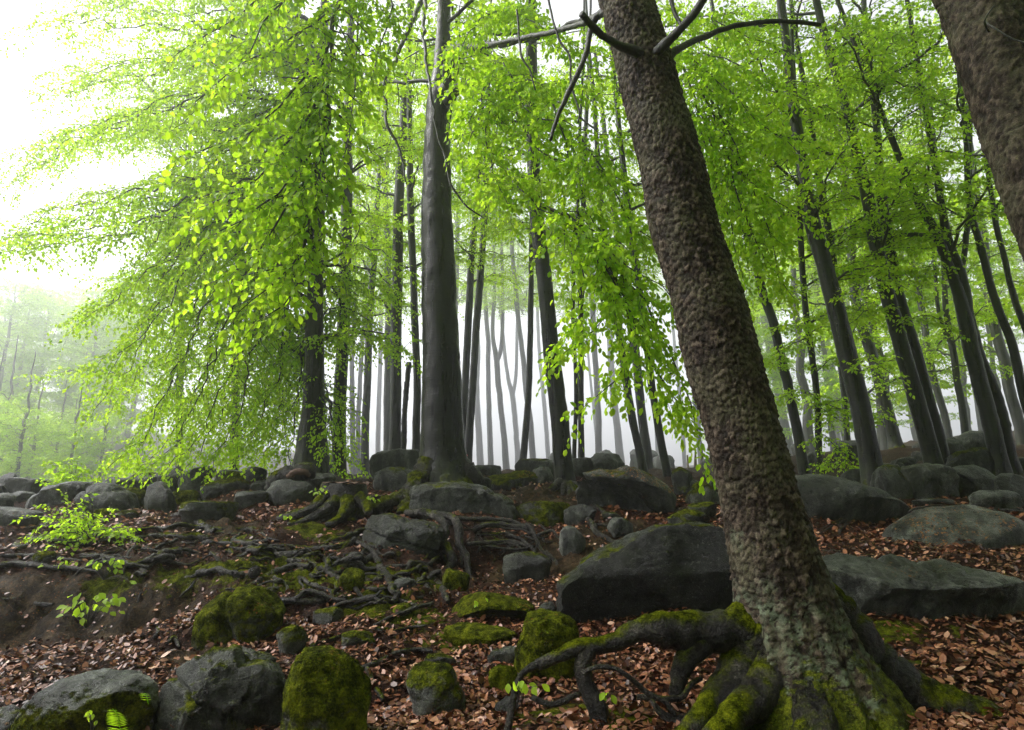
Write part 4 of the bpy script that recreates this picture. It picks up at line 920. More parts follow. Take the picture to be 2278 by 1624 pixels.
limbA([(990,215,10.9),(1000,180,10.6),(996,150,10.3),(1004,112,9.8),(1070,104,9.0),(1150,90,8.2),(1230,70,7.4),(1330,30,6.6)], [40,34,26,22,16,14,12,10])
limbA([(1000,225,10.8),(1018,195,10.4),(1055,182,10.0),(1085,182,9.7),(1105,170,9.5),(1112,180,9.3)], [30,22,16,15,14,10])
limbA([(988,-70,10.6),(965,-40,9.2),(930,20,8.2),(905,75,7.7),(882,125,7.4),(860,175,7.1),(853,215,7.0),(860,260,6.9),(880,320,6.9),(895,350,6.9),(900,410,6.9)], [14,12,11,10,9,8,7,7,6,5,3])
limbA([(990,-90,10.3),(958,-40,8.4),(942,50,7.4),(948,140,7.0),(960,210,6.9),(972,280,6.9),(990,360,6.9),(1010,420,6.9),(1040,462,6.9),(1070,482,6.9)], [12,9,8,7,6,5,5,5,4,3])
NEAR = [  # leafy branches reaching towards the camera
 [(1000,-260,10.5),(930,-200,8.0),(840,-110,6.4),(740,20,5.4),(640,90,4.9),(540,150,4.6),(430,215,4.4)],
 [(760,-20,5.6),(735,110,5.2),(725,260,4.9),(715,400,4.7),(690,510,4.55),(640,600,4.4),(560,660,4.3)],
 [(738,90,5.2),(660,200,4.9),(560,290,4.7),(440,330,4.5)],
 [(730,190,5.0),(650,300,4.8),(560,400,4.6),(470,450,4.5)],
 [(725,280,4.9),(650,400,4.7),(570,480,4.6),(490,520,4.5)],
 [(720,360,4.8),(640,470,4.6),(560,560,4.5),(470,615,4.4)],
 [(760,-60,5.6),(640,-30,5.2),(520,40,4.9),(420,100,4.8)],
 [(715,420,4.7),(690,540,4.6),(650,660,4.5),(600,700,4.4)],
 [(820,-60,6.0),(800,60,5.6),(790,190,5.4),(770,320,5.2),(745,430,5.1)],
 [(735,80,5.2),(690,220,5.0),(640,320,4.85),(600,380,4.8)],
 [(725,240,5.0),(680,380,4.8),(620,440,4.7),(540,440,4.6)],
 [(860,-80,6.2),(870,30,5.9),(840,120,5.7),(815,220,5.6)],
 [(700,-60,5.5),(600,30,5.1),(560,120,5.0),(480,180,4.9)],
 [(716,330,4.8),(700,450,4.7),(670,560,4.6),(560,600,4.5)],
]
for q, b in enumerate(NEAR): grow(fA, acA, PL(b), .030 if q < 2 else .014, .004, .45, gap=.085, start=.22 if q == 0 else .10, droop=.35, sub=.06, sl=.22, twig_sides=4, wig=.05, sides=7, subtube=True)
finish_tree(tA, bA, fA, acA, .034, .068, LEAF_NEAR_T, M_LEAF_NEAR, skip=280, hang=.75, tilt=.5)
fA2 = Foliage(22); acA2 = Limbs()
for z, n in ((9, 7), (14, 9)): auto_limbs(fA2, acA2, cA, z, z + 5, n, 4.5, 4.5, 70 + n, rise=.3, tl=1.3, gap=.22, sub=.16, sl=.4)
shade_canopy(fA2, acA2, (cA[-1][0], 8.0), 17, 5.5, 1700, 5); shade_canopy(fA2, acA2, (0.5, 2.5), 13, 6.5, 2600, 6)  # loose leaf caps added above the view to shade the ground and near fog
for a in acA2.items: link('limb', a.mesh('limb', M_TWIG), tA, -bA)
o2 = link('crown', fA2.mesh('crown', .1, .15, LEAF_MID, M_LEAF, bA), tA); o2['kind'] = 'stuff'  # upper crown together with the added shading caps

# roots of the great beech: over the stones, hanging from the bank, and creeping across the slope
def aroot(px, w, mat=M_ROOT, **k): return root_part(tA, bA, root_path(px, w, **k), mat, ns=10, lump=.22)
aroot([(955,1040,10.8),(928,1075,10.5),(912,1100,10.2),(905,1125,10.0),(898,1148,9.7)], [60,46,40,38,30], M_ROOT_MOSS)
aroot([(925,1095,10.3),(890,1112,10.1),(860,1120,9.9),(830,1135,9.7),(790,1150,9.5),(740,1160,9.4)], [44,40,36,30,24,16], M_ROOT_MOSS)
aroot([(1030,1040,10.9),(1056,1062,10.8),(1075,1085,10.9)], [50,34,20])
aroot([(905,1140,9.6),(940,1140,9.2),(968,1148,8.9),(985,1162,8.75),(992,1185,8.65),(985,1205,8.6),(1000,1225,8.5),(1006,1250,8.4),(992,1275,8.3)], [16,16,18,18,20,20,22,22,14])
aroot([(960,1142,8.95),(1005,1152,8.8),(1020,1175,8.7),(1022,1205,8.6),(1036,1235,8.5),(1044,1265,8.3),(1046,1300,8.1)], [14,18,20,18,15,13,9])
aroot([(1000,1152,8.85),(1040,1156,8.9),(1085,1156,9.0),(1140,1160,9.1),(1178,1180,9.0),(1186,1205,8.9)], [13,11,11,10,9,7])
aroot([(1052,1180,8.8),(1075,1170,8.8),(1120,1168,8.9),(1165,1176,8.9),(1182,1190,8.9)], [12,13,13,12,9])
aroot([(1040,1212,8.6),(1080,1206,8.7),(1130,1205,8.75),(1172,1214,8.7),(1200,1232,8.6)], [9,10,9,8,6])
aroot([(1170,1165,8.9),(1188,1188,8.8),(1204,1220,8.6),(1225,1245,8.4)], [10,9,8,5])
aroot([(1195,1190,8.8),(1226,1180,8.8),(1240,1195,8.7),(1260,1192,8.7)], [7,7,6,4])
aroot([(1130,1190,8.8),(1160,1200,8.75),(1186,1225,8.6),(1200,1246,8.5)], [8,8,7,4])
aroot([(1060,1190,8.75),(1100,1188,8.8),(1150,1184,8.85)], [6,6,4]); aroot([(1080,1215,8.6),(1140,1222,8.6),(1190,1216,8.65)], [5,6,4])
aroot([(1216,1226,8.5),(1236,1250,8.3),(1242,1280,8.1),(1240,1305,7.9)], [8,8,7,5])
aroot([(1024,1205,8.6),(1026,1235,8.5),(1026,1262,8.4)], [8,7,5])
gt = random.Random(8)
for q in range(18):      # the tangle of thin roots hanging from the washed-out bank
    x, y = gt.uniform(1010, 1200), gt.uniform(1160, 1200); Y = 8.95 - (y - 1160) * .004; pts = [(x, y, Y)]
    for k in range(4): x += gt.gauss(8, 22); y += abs(gt.gauss(14, 9)); pts.append((x, y, Y - .06 * (k + 1) + gt.gauss(0, .03)))
    aroot(pts, [gt.uniform(3, 6), 4.5, 4, 3, 2], wig=.05)
for R, m in GROUND_ROOTS: root_part(tA, bA, R, m, ns=10, lump=.30)

# ------------------------------------------------------------------ slender beech: carries the leafy boughs behind the spruce
rowsK = trunk_line([(1258,1092,58),(1256,1070,46),(1250,1000,42),(1246,940,41),(1236,860,39),(1228,800,38),(1219,700,36),(1211,620,35),(1203,560,34),(1194,480,32),(1188,400,30),(1184,250,27),(1182,50,24)], 12, ext=8)
tK = thing('beech_tree', 'slender grey beech with claw-like roots beside the angular boulder', 'tree', rowsK[0][:3]); bK = rowsK[0][:3].copy()
me, _, cK, rK = trunk_mesh(rowsK, 36, 180, [(200, .5, .4, .22), (255, .4, .3, .2), (300, .5, .3, .2), (345, .5, .4, .22)], amp=.008, knots=4, seed=4, mat=M_BEECH, wrinkle=.004)
link('trunk', me, tK)
for px, w in [([(1245,1072,11.8),(1228,1088,11.6),(1210,1098,11.4),(1190,1102,11.3)], [22,16,12,7]), ([(1256,1074,11.75),(1254,1090,11.5),(1250,1104,11.3)], [18,13,8]), ([(1268,1076,11.75),(1276,1092,11.5),(1290,1100,11.35)], [18,13,7]), ([(1262,1078,11.7),(1266,1096,11.4),(1266,1108,11.2)], [16,12,7])]:
    root_part(tK, bK, root_path(px, w), M_ROOT, ns=10)
for px, w in [([(1246,1150),(1290,1160),(1316,1170),(1328,1192),(1364,1212),(1402,1220)], [12,14,14,13,12,8]), ([(1316,1170),(1345,1172),(1362,1176)], [8,7,4]), ([(1300,1120),(1330,1132),(1352,1150),(1372,1166)], [8,9,8,5])]: root_part(tK, bK, root_path(px, w, lift=.9), M_ROOT, ns=10, lump=.28)
fK = Foliage(41); acK = Limbs()
BOUGH = [
 [(1188,400,12.0),(1150,400,9.0),(1135,400,7.0),(1180,445,6.3),(1250,492,6.0),(1330,540,5.8),(1400,590,5.7),(1470,640,5.6),(1530,700,5.6)],
 [(1200,455,6.2),(1290,500,6.0),(1350,590,5.8),(1400,680,5.7),(1440,780,5.6),(1500,880,5.6),(1540,950,5.6)],
 [(1290,520,5.9),(1360,620,5.7),(1400,720,5.6),(1400,790,5.5),(1370,850,5.5),(1330,885,5.4)],
 [(1350,560,5.8),(1440,680,5.7),(1490,790,5.6),(1530,880,5.6),(1550,950,5.6)],
 [(1185,300,12.0),(1160,200,9.0),(1180,180,7.0),(1260,190,6.3),(1350,210,6.0),(1440,230,5.9)],
 [(1185,200,12.0),(1120,130,9.0),(1090,180,7.2),(1060,240,6.6),(1040,320,6.3)],
 [(1120,140,7.5),(1180,250,6.6),(1260,280,6.3),(1360,300,6.1),(1440,310,6.0)],
 [(1130,200,7.2),(1190,330,6.5),(1270,360,6.2),(1350,390,6.0),(1430,420,5.9)],
 [(1090,200,7.0),(1080,300,6.6),(1100,390,6.3),(1130,450,6.2)],
 [(1185,60,12.0),(1150,20,9.0),(1170,40,7.2),(1250,90,6.6),(1340,120,6.4),(1420,140,6.3)],
 [(1150,20,8.0),(1080,40,7.2),(1030,90,6.8),(1020,180,6.6)],
 [(1290,300,6.3),(1350,400,6.0),(1400,480,5.9),(1450,540,5.8)],
 [(1230,230,6.6),(1290,420,6.2),(1330,500,6.0),(1390,540,5.9)],
 [(1184,100,11.5),(1350,60,9.0),(1500,110,7.4),(1590,180,6.7),(1680,260,6.4),(1770,340,6.2)],
 [(1500,110,7.4),(1600,130,6.8),(1700,170,6.5),(1790,230,6.3)],
 [(1540,140,7.2),(1610,280,6.6),(1660,380,6.4),(1700,480,6.3),(1730,570,6.2)],
 [(1510,130,7.2),(1560,260,6.8),(1600,380,6.6),(1640,480,6.5),(1660,560,6.4)],
 [(1560,200,6.9),(1630,350,6.5),(1700,430,6.4),(1770,470,6.3)],
 [(1600,300,6.6),(1650,460,6.4),(1690,560,6.3),(1750,640,6.2)],
 [(1550,250,6.9),(1600,420,6.6),(1630,540,6.5),(1650,620,6.4)],
 [(1620,200,6.7),(1720,290,6.5),(1800,320,6.4)],
 [(1480,60,7.6),(1560,40,7.0),(1660,80,6.7),(1740,110,6.6)],
 [(1250,500,6.0),(1300,610,5.8),(1290,690,5.7),(1260,740,5.6)],
 [(1320,540,5.9),(1340,680,5.7),(1310,740,5.6),(1280,770,5.6)],
]
for q, b in enumerate(BOUGH): grow(fK, acK, PL(b), .022 if len(b) > 6 else .013, .004, .60, gap=.085, start=.3 if b[0][2] > 9 else .08, droop=.38, sub=.07, sl=.26, twig_sides=4, wig=.06, sides=6, subtube=False)
finish_tree(tK, bK, fK, acK, .034, .070, LEAF_BOUGH, M_LEAF_NEAR, hang=.75, tilt=.5)
fK2 = Foliage(42); acK2 = Limbs(); auto_limbs(fK2, acK2, cK, 7.5, 15, 9, 4.5, 4.5, 81, rise=.3, tl=1.3, gap=.2, sub=.15, sl=.4); shade_canopy(fK2, acK2, (3.5, 9), 16, 5, 1300, 7)  # the last call adds an unseen leaf cap that shades the slope
for a in acK2.items: link('limb', a.mesh('limb', M_TWIG), tK, -bK)
o2 = link('crown', fK2.mesh('crown', .09, .13, LEAF_MID, M_LEAF, bK), tK); o2['kind'] = 'stuff'  # upper crown, with the added shading shoots in the same mesh

# ------------------------------------------------------------------ the drooping beech above the crest wall
rowsD = trunk_line([(694,1060,92),(694,1020,76),(696,960,60),(698,900,50),(699,840,46),(699,740,40),(702,640,34),(706,540,30),(710,420,28),(716,250,26),(720,50,22)], 13, ext=8)
tD = thing('beech_tree', 'twin-stemmed dark beech trailing a leafy curtain down to the crest wall', 'tree', rowsD[0][:3]); bD = rowsD[0][:3].copy()
me, _, cD, rD = trunk_mesh(rowsD, 48, 150, [(180, .2, .4, .5), (215, .25, .25, .7), (262, .3, .22, .8), (310, .25, .25, .7), (0, .2, .4, .5)], amp=.012, knots=3, seed=6, mat=M_BEECH, wrinkle=.004)
link('trunk', me, tD)
fD = Foliage(61); acD = Limbs()
CURTAIN = [
 [(718,120),(620,60),(500,30),(370,30),(250,20),(140,40)], [(718,180),(600,130),(470,110),(340,130),(220,150),(110,175)], [(716,240),(600,220),(460,215),(330,250),(220,290),(110,330)],
 [(714,330),(600,300),(480,290),(340,290),(200,320),(90,360),(30,400)], [(712,400),(590,370),(460,390),(340,420),(230,440),(120,470),(40,520)], [(711,430),(600,420),(480,450),(360,490),(250,520),(130,540),(10,560)],
 [(710,470),(600,450),(500,480),(380,560),(300,630),(230,680),(190,700)], [(708,520),(590,490),(480,530),(400,620),(340,700),(270,760),(215,800)], [(708,540),(580,500),(460,560),(380,680),(330,800),(270,880),(240,920)],
 [(706,560),(590,530),(500,600),(440,720),(380,850),(310,960),(240,1020)], [(705,600),(600,570),(520,650),(470,780),(420,900),(360,1000),(300,1030)], [(704,640),(620,600),(560,700),(520,820),(470,930),(410,1010),(370,1035)],
 [(704,560),(640,560),(590,680),(560,820),(520,940),(470,1020)], [(702,680),(650,660),(620,760),(600,880),(560,970),(520,1025)], [(701,740),(660,720),(640,820),(640,900),(620,980),(590,1030)],
 [(704,480),(650,440),(560,470),(480,560),(430,680),(390,800),(360,900)], [(708,380),(620,340),(520,370),(440,440),(380,540),(330,620),(300,660)], [(714,280),(640,240),(560,260),(470,310),(400,370),(330,400)],
 [(716,160),(640,120),(560,140),(480,180),(400,210)], [(702,800),(670,790),(650,860),(600,960),(540,1000)], [(700,860),(730,880),(740,940),(735,1000)], [(704,640),(740,640),(760,700),(750,760)],
 [(716,60),(600,0),(480,-30),(340,-20),(230,0)], [(700,760),(760,740),(820,740),(890,770)], [(704,600),(770,590),(840,610),(880,640)],
]
gd = random.Random(5)
for q, b in enumerate(CURTAIN):
    for v in range(3):
        dy = gd.uniform(-1.5, 3.2); n = len(b); jx, jy = gd.gauss(0, 16 * v), gd.gauss(0, 26 * v)
        pts = [P(x + (jx if k else 0), y + (jy if k else 0), 13 + dy * min(1, k / 2.5)) for k, (x, y) in enumerate(b)]
        grow(fD, acD, pts, .045 if v == 0 else .03, .006, 1.0, gap=.14, start=.12, droop=.5, sub=.09, sl=.34, twig_sides=3, wig=.16, sides=5)
finish_tree(tD, bD, fD, acD, .045, .088, LEAF_MID, M_LEAF, hang=.6, tilt=.5)
# ------------------------------------------------------------------ the other trees
def beech(label, px, Y, ns=20, nl=80, ext=8, far=False, flare=True, seed=1, group=None, limbs=None, leaf=.095, lgap=.05, extra=(), name='beech_tree', tl=1.1, gap=.13, sub=.095, sl=.38, lowleaf=None, cap=0, capz=15, rise=.3, az0=0, spread=180):
    rows = trunk_line(px, Y, ext=ext); base = rows[0][:3].copy()
    t = thing(name, label, 'tree', base, group)
    fl = [(180 + k * 57 + seed * 13, .28, .4, .3) for k in range(6)] if flare else None
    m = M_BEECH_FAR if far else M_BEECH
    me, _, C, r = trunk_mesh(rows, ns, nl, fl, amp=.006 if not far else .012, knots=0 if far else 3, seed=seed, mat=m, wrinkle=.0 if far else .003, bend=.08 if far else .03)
    link('trunk', me, t)
    for e in extra:
        rw = trunk_line(e, Y, ext=ext, into=-99); me2, b2, _, _ = trunk_mesh(rw, max(10, ns * 2 // 3), nl * 2 // 3, None, amp=.006, seed=seed + 3, mat=m, name='stem'); link('stem', me2, t, b2 - base)
    if limbs or lowleaf or cap:
        f = Foliage(300 + seed); ac = Limbs()
        for (z0, z1, n, L) in (limbs or []): auto_limbs(f, ac, C, z0, z1, n, L, L, seed * 7 + int(z0), rise=rise, az0=az0, spread=spread, tl=tl, gap=gap, sub=sub, sl=sl, droop=.25, twig_sides=3, sides=5, wig=.12)
        for b in (lowleaf or []): grow(f, ac, PL(b), .016, .004, tl * .55, gap=gap * .7, start=.2, droop=.25, sub=.09, sl=.24, twig_sides=3, sides=5, wig=.05)
        if cap: shade_canopy(f, ac, C[-1], capz, 4.5, cap, seed)
        finish_tree(t, base, f, ac, lgap, leaf, LEAF_MID, M_LEAF, hang=.5, tilt=.45)
    return t, base, C
beech('straight dark beech standing close behind the twin-stemmed beech', [(752,1066,36),(754,1000,31),(757,900,29),(762,780,28),(767,640,27),(770,500,26),(772,380,25),(776,200,22)], 16, seed=11, limbs=[(7,16,11,4.0)])
beech('straight dark beech rising behind the two stacked rocks', [(878,1012,30),(879,960,26),(880,880,25),(881,760,25),(883,640,25),(885,540,24),(890,400,22),(900,250,20)], 19, seed=12, limbs=[(7,17,11,4.0)])
beech('tall dark beech squeezed between stacked rocks and the great beech', [(926,1010,20),(926,930,18),(927,850,17),(924,740,17),(920,620,16),(915,500,16),(912,380,15)], 18.5, seed=13, limbs=[(9,17,8,3.5)])
beech('grey beech half hidden behind the straight dark beech', [(862,1010,18),(862,930,17),(863,800,17),(864,650,16),(860,500,15)], 34, seed=14, far=True, limbs=[(12,24,9,5.5)], leaf=.13, lgap=.1, tl=1.5)
# broken snag
rs = trunk_line([(898,1012,13),(899,960,13),(900,920,12),(905,860,12),(910,806,12)], 18.8); ts = thing('broken_trunk', 'short broken mossy trunk leaning beside the straight dark beech', 'tree trunk', rs[0][:3]); link('trunk', trunk_mesh(rs, 20, 60, None, seed=9, mat=M_BEECH, amp=.012)[0], ts)
root_part(ts, rs[0][:3], root_path([(905,868,18.75),(901,858,18.6),(899,850,18.5)], [5,4,2]), M_TWIG, ns=6, name='stub')
t1, b1, _ = beech('slim beech leaning away just past the great beech, tied with red tape', [(1040,1050,21),(1042,1010,19),(1048,920,18),(1053,840,17),(1058,740,17),(1063,680,17),(1069,610,16),(1076,530,15),(1080,420,14)], 21, seed=15, limbs=[(9,18,9,4.0)])
root_part(t1, b1, root_path([(1034,1020,20.7),(1039,1012,20.65),(1035,1028,20.65),(1040,1024,20.7)], [3,3,3,2], wig=0), M_RED, ns=6, name='tape')
beech('slim dark beech touching the great beech and crossing its neighbour', [(1026,1040,20),(1028,980,18),(1032,900,17),(1040,760,17),(1044,680,17),(1047,610,16),(1054,520,15),(1062,420,14)], 22, seed=16, limbs=[(9,18,8,4.0)])
beech('thin wavy beech leaning beside the dark skyline boulder', [(1160,1050,18),(1166,1000,16),(1174,920,15),(1178,850,14),(1179,760,14),(1180,680,13),(1182,600,12),(1184,480,11)], 20, seed=17, limbs=[(8,16,7,3.2)])
beech('very thin rough beech close beside the slender grey beech', [(1277,1056,12),(1278,1000,10),(1281,900,10),(1279,800,9),(1275,700,9),(1277,600,9),(1285,460,8)], 15, seed=18, limbs=[(7,12,5,2.5)])
beech('thin straight beech behind the very thin rough one', [(1293,1030,16),(1293,960,14),(1292,860,14),(1292,740,13),(1291,620,13),(1294,500,12),(1300,400,11)], 18, seed=19, limbs=[(8,15,7,3.2)])
beech('dark beech leaning over the tall rounded boulder', [(1430,1046,22),(1422,1000,19),(1408,940,18),(1398,880,17),(1390,820,17),(1380,760,17),(1366,690,16),(1354,620,15),(1342,500,14)], 17, seed=20, limbs=[(7,15,8,3.5)])
beech('olive grey beech leaning beside the dark one above the overhanging boulder', [(1442,1044,24),(1436,980,21),(1427,910,20),(1418,830,20),(1408,740,19),(1392,640,18),(1370,500,16)], 23, seed=21, limbs=[(9,18,9,4.0)])
beech('dark beech leaning just behind the overhanging boulder, under hanging leaves', [(1492,1090,22),(1482,1040,19),(1470,980,18),(1456,890,17),(1448,840,17),(1436,740,16),(1420,630,16),(1402,500,15)], 14.5, seed=22, limbs=[(7,14,7,3.2)])
# past the spruce
beech('slim leaning beech just past the spruce trunk', [(1794,1066,28),(1786,1030,24),(1776,970,23),(1764,920,22),(1750,850,22),(1738,810,21),(1720,720,20),(1700,660,19),(1682,580,18),(1662,500,17),(1640,380,15)], 14, seed=23, limbs=[(6,14,9,3.5)], lowleaf=[[(1740,820,14),(1700,800,13),(1660,790,12.5)],[(1722,730,14),(1760,720,13),(1800,700,12.5)],[(1700,660,14),(1740,650,13),(1790,630,12.6)]])
beech('thin upright beech with leafy side twigs past the leaning one', [(1824,1064,17),(1822,1010,15),(1821,940,15),(1816,870,14),(1808,810,14),(1798,730,14),(1790,670,13),(1784,590,13),(1782,500,12)], 13.5, seed=24, limbs=[(5,12,8,2.6)],
      lowleaf=[[(1818,900,13.5),(1860,905,12.8),(1910,920,12.4),(1965,915,12.2)],[(1818,905,13.5),(1860,890,12.6),(1900,880,12.2)],[(1822,1020,13.5),(1860,1030,12.8),(1900,1040,12.4)],[(1820,960,13.5),(1850,985,12.8),(1890,1030,12.4)],[(1812,830,13.5),(1850,800,13),(1890,790,12.8)],[(1800,740,13.5),(1840,730,13),(1900,740,12.6)],[(1815,880,13.5),(1780,870,13),(1745,880,12.6)],[(1800,750,13.5),(1770,760,13),(1720,790,12.6)],[(1820,905,13.5),(1880,935,12.6),(1940,930,12.2)]])
beech('sturdy dark beech leaning behind the angular boulder', [(1948,1090,58),(1941,1050,48),(1928,980,44),(1914,900,42),(1898,840,41),(1880,770,40),(1862,700,38),(1846,640,37),(1826,560,35),(1808,490,34),(1794,420,31),(1782,350,28),(1768,260,24),(1752,130,20)], 11.6, ns=36, nl=150, seed=25, limbs=[(5.5,14,9,3.6)], lowleaf=[[(1850,660,11.6),(1900,650,11),(1960,620,10.6),(2010,640,10.4)],[(1890,820,11.6),(1930,800,11),(1980,830,10.6)]])
t_, b_, _ = beech('dark beech hidden behind the sturdy leaning one', [(1950,1070,26),(1930,960,20),(1900,830,18),(1880,740,17),(1862,640,16),(1850,560,16),(1838,480,15),(1820,380,14)], 14.2, seed=26, limbs=[(7,15,8,3.5)])
beech('paired dark beech with the thicker stem, near the wedge-shaped boulder', [(2082,1056,42),(2072,1010,37),(2050,930,35),(2030,860,34),(2010,790,33),(1992,720,32),(1976,660,31),(1960,590,30),(1945,520,29),(1928,430,26),(1905,330,22),(1870,200,19),(1830,60,16)], 13, ns=30, nl=130, seed=27, limbs=[(6,15,10,3.8)],
      lowleaf=[[(1960,590,13),(1920,580,12.4),(1860,600,12)],[(1995,730,13),(2050,700,12.4),(2110,720,12)],[(1985,690,13),(1930,690,12.5),(1880,730,12.1)],[(1975,640,13),(2030,600,12.4),(2100,590,12)]])
beech('paired dark beech with the thinner stem, near the wedge-shaped boulder', [(2106,1060,34),(2098,1020,29),(2082,950,27),(2064,890,26),(2046,820,26),(2030,760,25),(2012,700,24),(1998,650,23),(1984,580,22),(1972,510,21),(1960,430,19),(1950,300,16)], 13.6, ns=28, nl=120, seed=28, limbs=[(6.5,15,9,3.6)])
beech('forked dark beech standing over the long crest boulder', [(2230,1066,44),(2220,1020,36),(2206,950,34),(2192,890,33),(2176,830,32),(2160,770,32),(2150,720,31),(2140,680,28),(2128,640,24),(2108,590,22),(2090,540,20),(2066,490,18),(2030,420,15)], 12.6, ns=30, nl=130, seed=29, limbs=[(6,14,10,3.6)],
      extra=[[(2150,740,26),(2152,690,24),(2146,640,21),(2132,590,20),(2118,560,19),(2104,510,18),(2090,430,15)], [(2140,600,10),(2146,560,12),(2150,520,12),(2156,450,11)]])
beech('dark beech stem joining the forked beech halfway up', [(2258,1066,38),(2246,1020,30),(2232,950,27),(2218,890,25),(2200,840,23),(2184,800,21),(2170,750,18),(2158,700,14)], 12.9, seed=30, ext=0)
beech('bare slim beech arching past the forked beech', [(2340,1066,24),(2310,980,20),(2280,890,18),(2262,810,18),(2246,750,17),(2222,690,17),(2206,640,16),(2194,590,15),(2178,530,15),(2164,480,14),(2152,380,12),(2144,260,10)], 12.2, seed=31, limbs=[(7,13,8,3.2)])
beech('thin curving beech beside the bare arching one', [(2330,960,16),(2302,800,14),(2280,730,13),(2258,670,13),(2244,620,12),(2230,560,12),(2214,500,11),(2200,400,10)], 12.8, seed=32, limbs=[(7,13,7,3.0)])
beech('pale grey beech with a flared foot in the misty hollow', [(1996,1004,36),(1990,980,28),(1978,930,26),(1962,870,25),(1944,805,24),(1930,760,24),(1914,710,23),(1902,660,21),(1898,600,20),(1890,500,18)], 24, ns=28, seed=33, limbs=[(8,20,12,4.5)], leaf=.1, lgap=.075, tl=1.3)
beech('thin dark beech forking above the tall upright stone', [(2148,968,16),(2140,900,15),(2130,850,14),(2122,790,14),(2112,740,13),(2104,680,12),(2100,600,11)], 20, seed=34, limbs=[(5,16,11,3.8)], leaf=.09, tl=1.2, extra=[[(2118,770,9),(2098,730,9),(2086,680,8),(2080,600,7)]])
beech('grey slanting beech in the mist past the paired stems', [(2112,978,16),(2100,920,15),(2086,870,15),(2072,810,15),(2060,760,14),(2050,700,14),(2040,620,13)], 30, seed=35, far=True, limbs=[(7,22,13,5.0)], leaf=.12, lgap=.09, tl=1.5)
beech('grey slanting beech in the mist beyond the forked beech', [(2278,1000,26),(2266,940,23),(2248,870,22),(2234,810,22),(2222,760,21),(2206,680,20),(2196,600,18)], 26, seed=36, far=True, limbs=[(7,20,13,4.6)], leaf=.11, lgap=.085, tl=1.4)
beech('dark bushy beech filling the gap beyond the thin upright one', [(1886,1000,14),(1880,900,13),(1866,780,12),(1850,660,11)], 22, seed=37, limbs=[(4,17,14,4.2)], leaf=.1, lgap=.075, tl=1.3)
beech('leafy beech filling the mist behind the drooping curtain', [(520,1062,22),(522,960,20),(526,800,19),(530,600,18)], 21, seed=38, limbs=[(3,19,22,4.6)], leaf=.11, lgap=.07, tl=1.5, gap=.2, sub=.13, sl=.5)
beech('leafy beech glimpsed through the drooping curtain, farther back', [(400,1062,18),(398,960,16),(402,800,15),(408,600,14)], 27, seed=39, limbs=[(4,23,24,5.4)], leaf=.13, lgap=.085, tl=1.7, gap=.2, sub=.13, sl=.5)
beech('crooked beech with spreading limbs behind the straight dark beech', [(812,1056,20),(812,960,18),(818,840,17),(822,720,16),(830,600,15)], 27, seed=40, limbs=[(7,22,20,4.8)], leaf=.12, lgap=.08, tl=1.5, gap=.2, sub=.13, sl=.5)
# in the fog
FOG = 'beeches fading into the fog behind the crest'
PALE = 'pale beech trunk fading into the fog behind the crest'
def fogbeech(px, Y, seed, extra=(), label=PALE): 
    Y *= 2.0
    t, b, C = beech(label, px, Y, ns=12, nl=50, ext=26, far=True, seed=seed, group=FOG, extra=extra)
    FOGBASES.append((t, b, C)); return t
FOGBASES = []
fogbeech([(1069,1044,17),(1064,940,14),(1060,860,13),(1063,790,12),(1060,700,11)], 62, 51, label='pale slightly bowed beech in the fog beside the red-taped beech')
fogbeech([(1092,1044,14),(1088,920,12),(1086,840,11),(1086,760,11),(1081,690,10),(1076,560,9)], 47, 52, label='faint slim straight beech in the fog, second past the red-taped beech')
fogbeech([(1127,1056,17),(1122,980,14),(1115,915,13),(1108,850,13),(1105,802,13),(1098,760,10),(1096,720,9),(1100,640,8),(1098,540,7)], 45, 53, [[(1106,806,9),(1115,775,10),(1118,720,9),(1118,650,8),(1116,540,7)]], 'pale grey beech forking like a tuning fork in the fog')
fogbeech([(1153,1040,14),(1148,960,12),(1140,880,12),(1130,840,9),(1120,760,8)], 68, 54, [[(1141,882,8),(1148,830,8),(1150,740,7)]], label='pale beech forking low in the fog behind the tuning-fork beech')
fogbeech([(1186,1040,15),(1180,940,13),(1171,877,12),(1164,800,12),(1158,750,11),(1149,670,11),(1141,576,10),(1134,480,9)], 42, 55, label='pale grey beech leaning in the fog behind the thin wavy beech')
fogbeech([(1221,1036,11),(1214,940,10),(1207,860,9),(1200,790,8),(1196,700,7)], 76, 56, label='very faint slim beech in the fog beside the slender grey beech')
fogbeech([(1330,1010,8),(1320,900,7),(1314,850,6),(1306,760,5),(1304,700,4)], 80, 57, label='thread-thin faint beech in the fog above the tall rounded boulder')
fogbeech([(1382,1044,20),(1372,940,16),(1362,850,15),(1357,760,14),(1352,640,13)], 60, 58, label='stout pale beech in the fog behind the tall rounded boulder')
fogbeech([(786,1060,14),(784,940,12),(783,840,11),(786,740,11),(790,600,10)], 34, 59, label='straight one of two slim grey beeches in mist beside the twin-stemmed beech')
fogbeech([(796,1050,13),(797,940,11),(801,840,10),(808,740,10),(818,600,9)], 36, 60, label='leaning one of two slim grey beeches in mist beside the twin-stemmed beech')
fogbeech([(1466,1044,12),(1460,940,11),(1450,820,10),(1440,700,9)], 70, 61, label='faint slim beech in the fog behind the overhanging boulder')
fogbeech([(1560,1040,14),(1552,940,12),(1540,820,12),(1530,700,11)], 52, 62, label='faint beech in the fog behind the fence posts')
fogbeech([(1524,1044,10),(1520,980,9),(1512,880,8),(1500,760,7)], 75, 63, label='very thin faint beech in the fog between overhanging boulder and fence posts')
fogbeech([(1758,1010,24),(1742,930,20),(1728,850,19),(1712,770,18),(1696,680,16)], 44, 64, label='stout pale beech in the fog just past the spruce trunk')
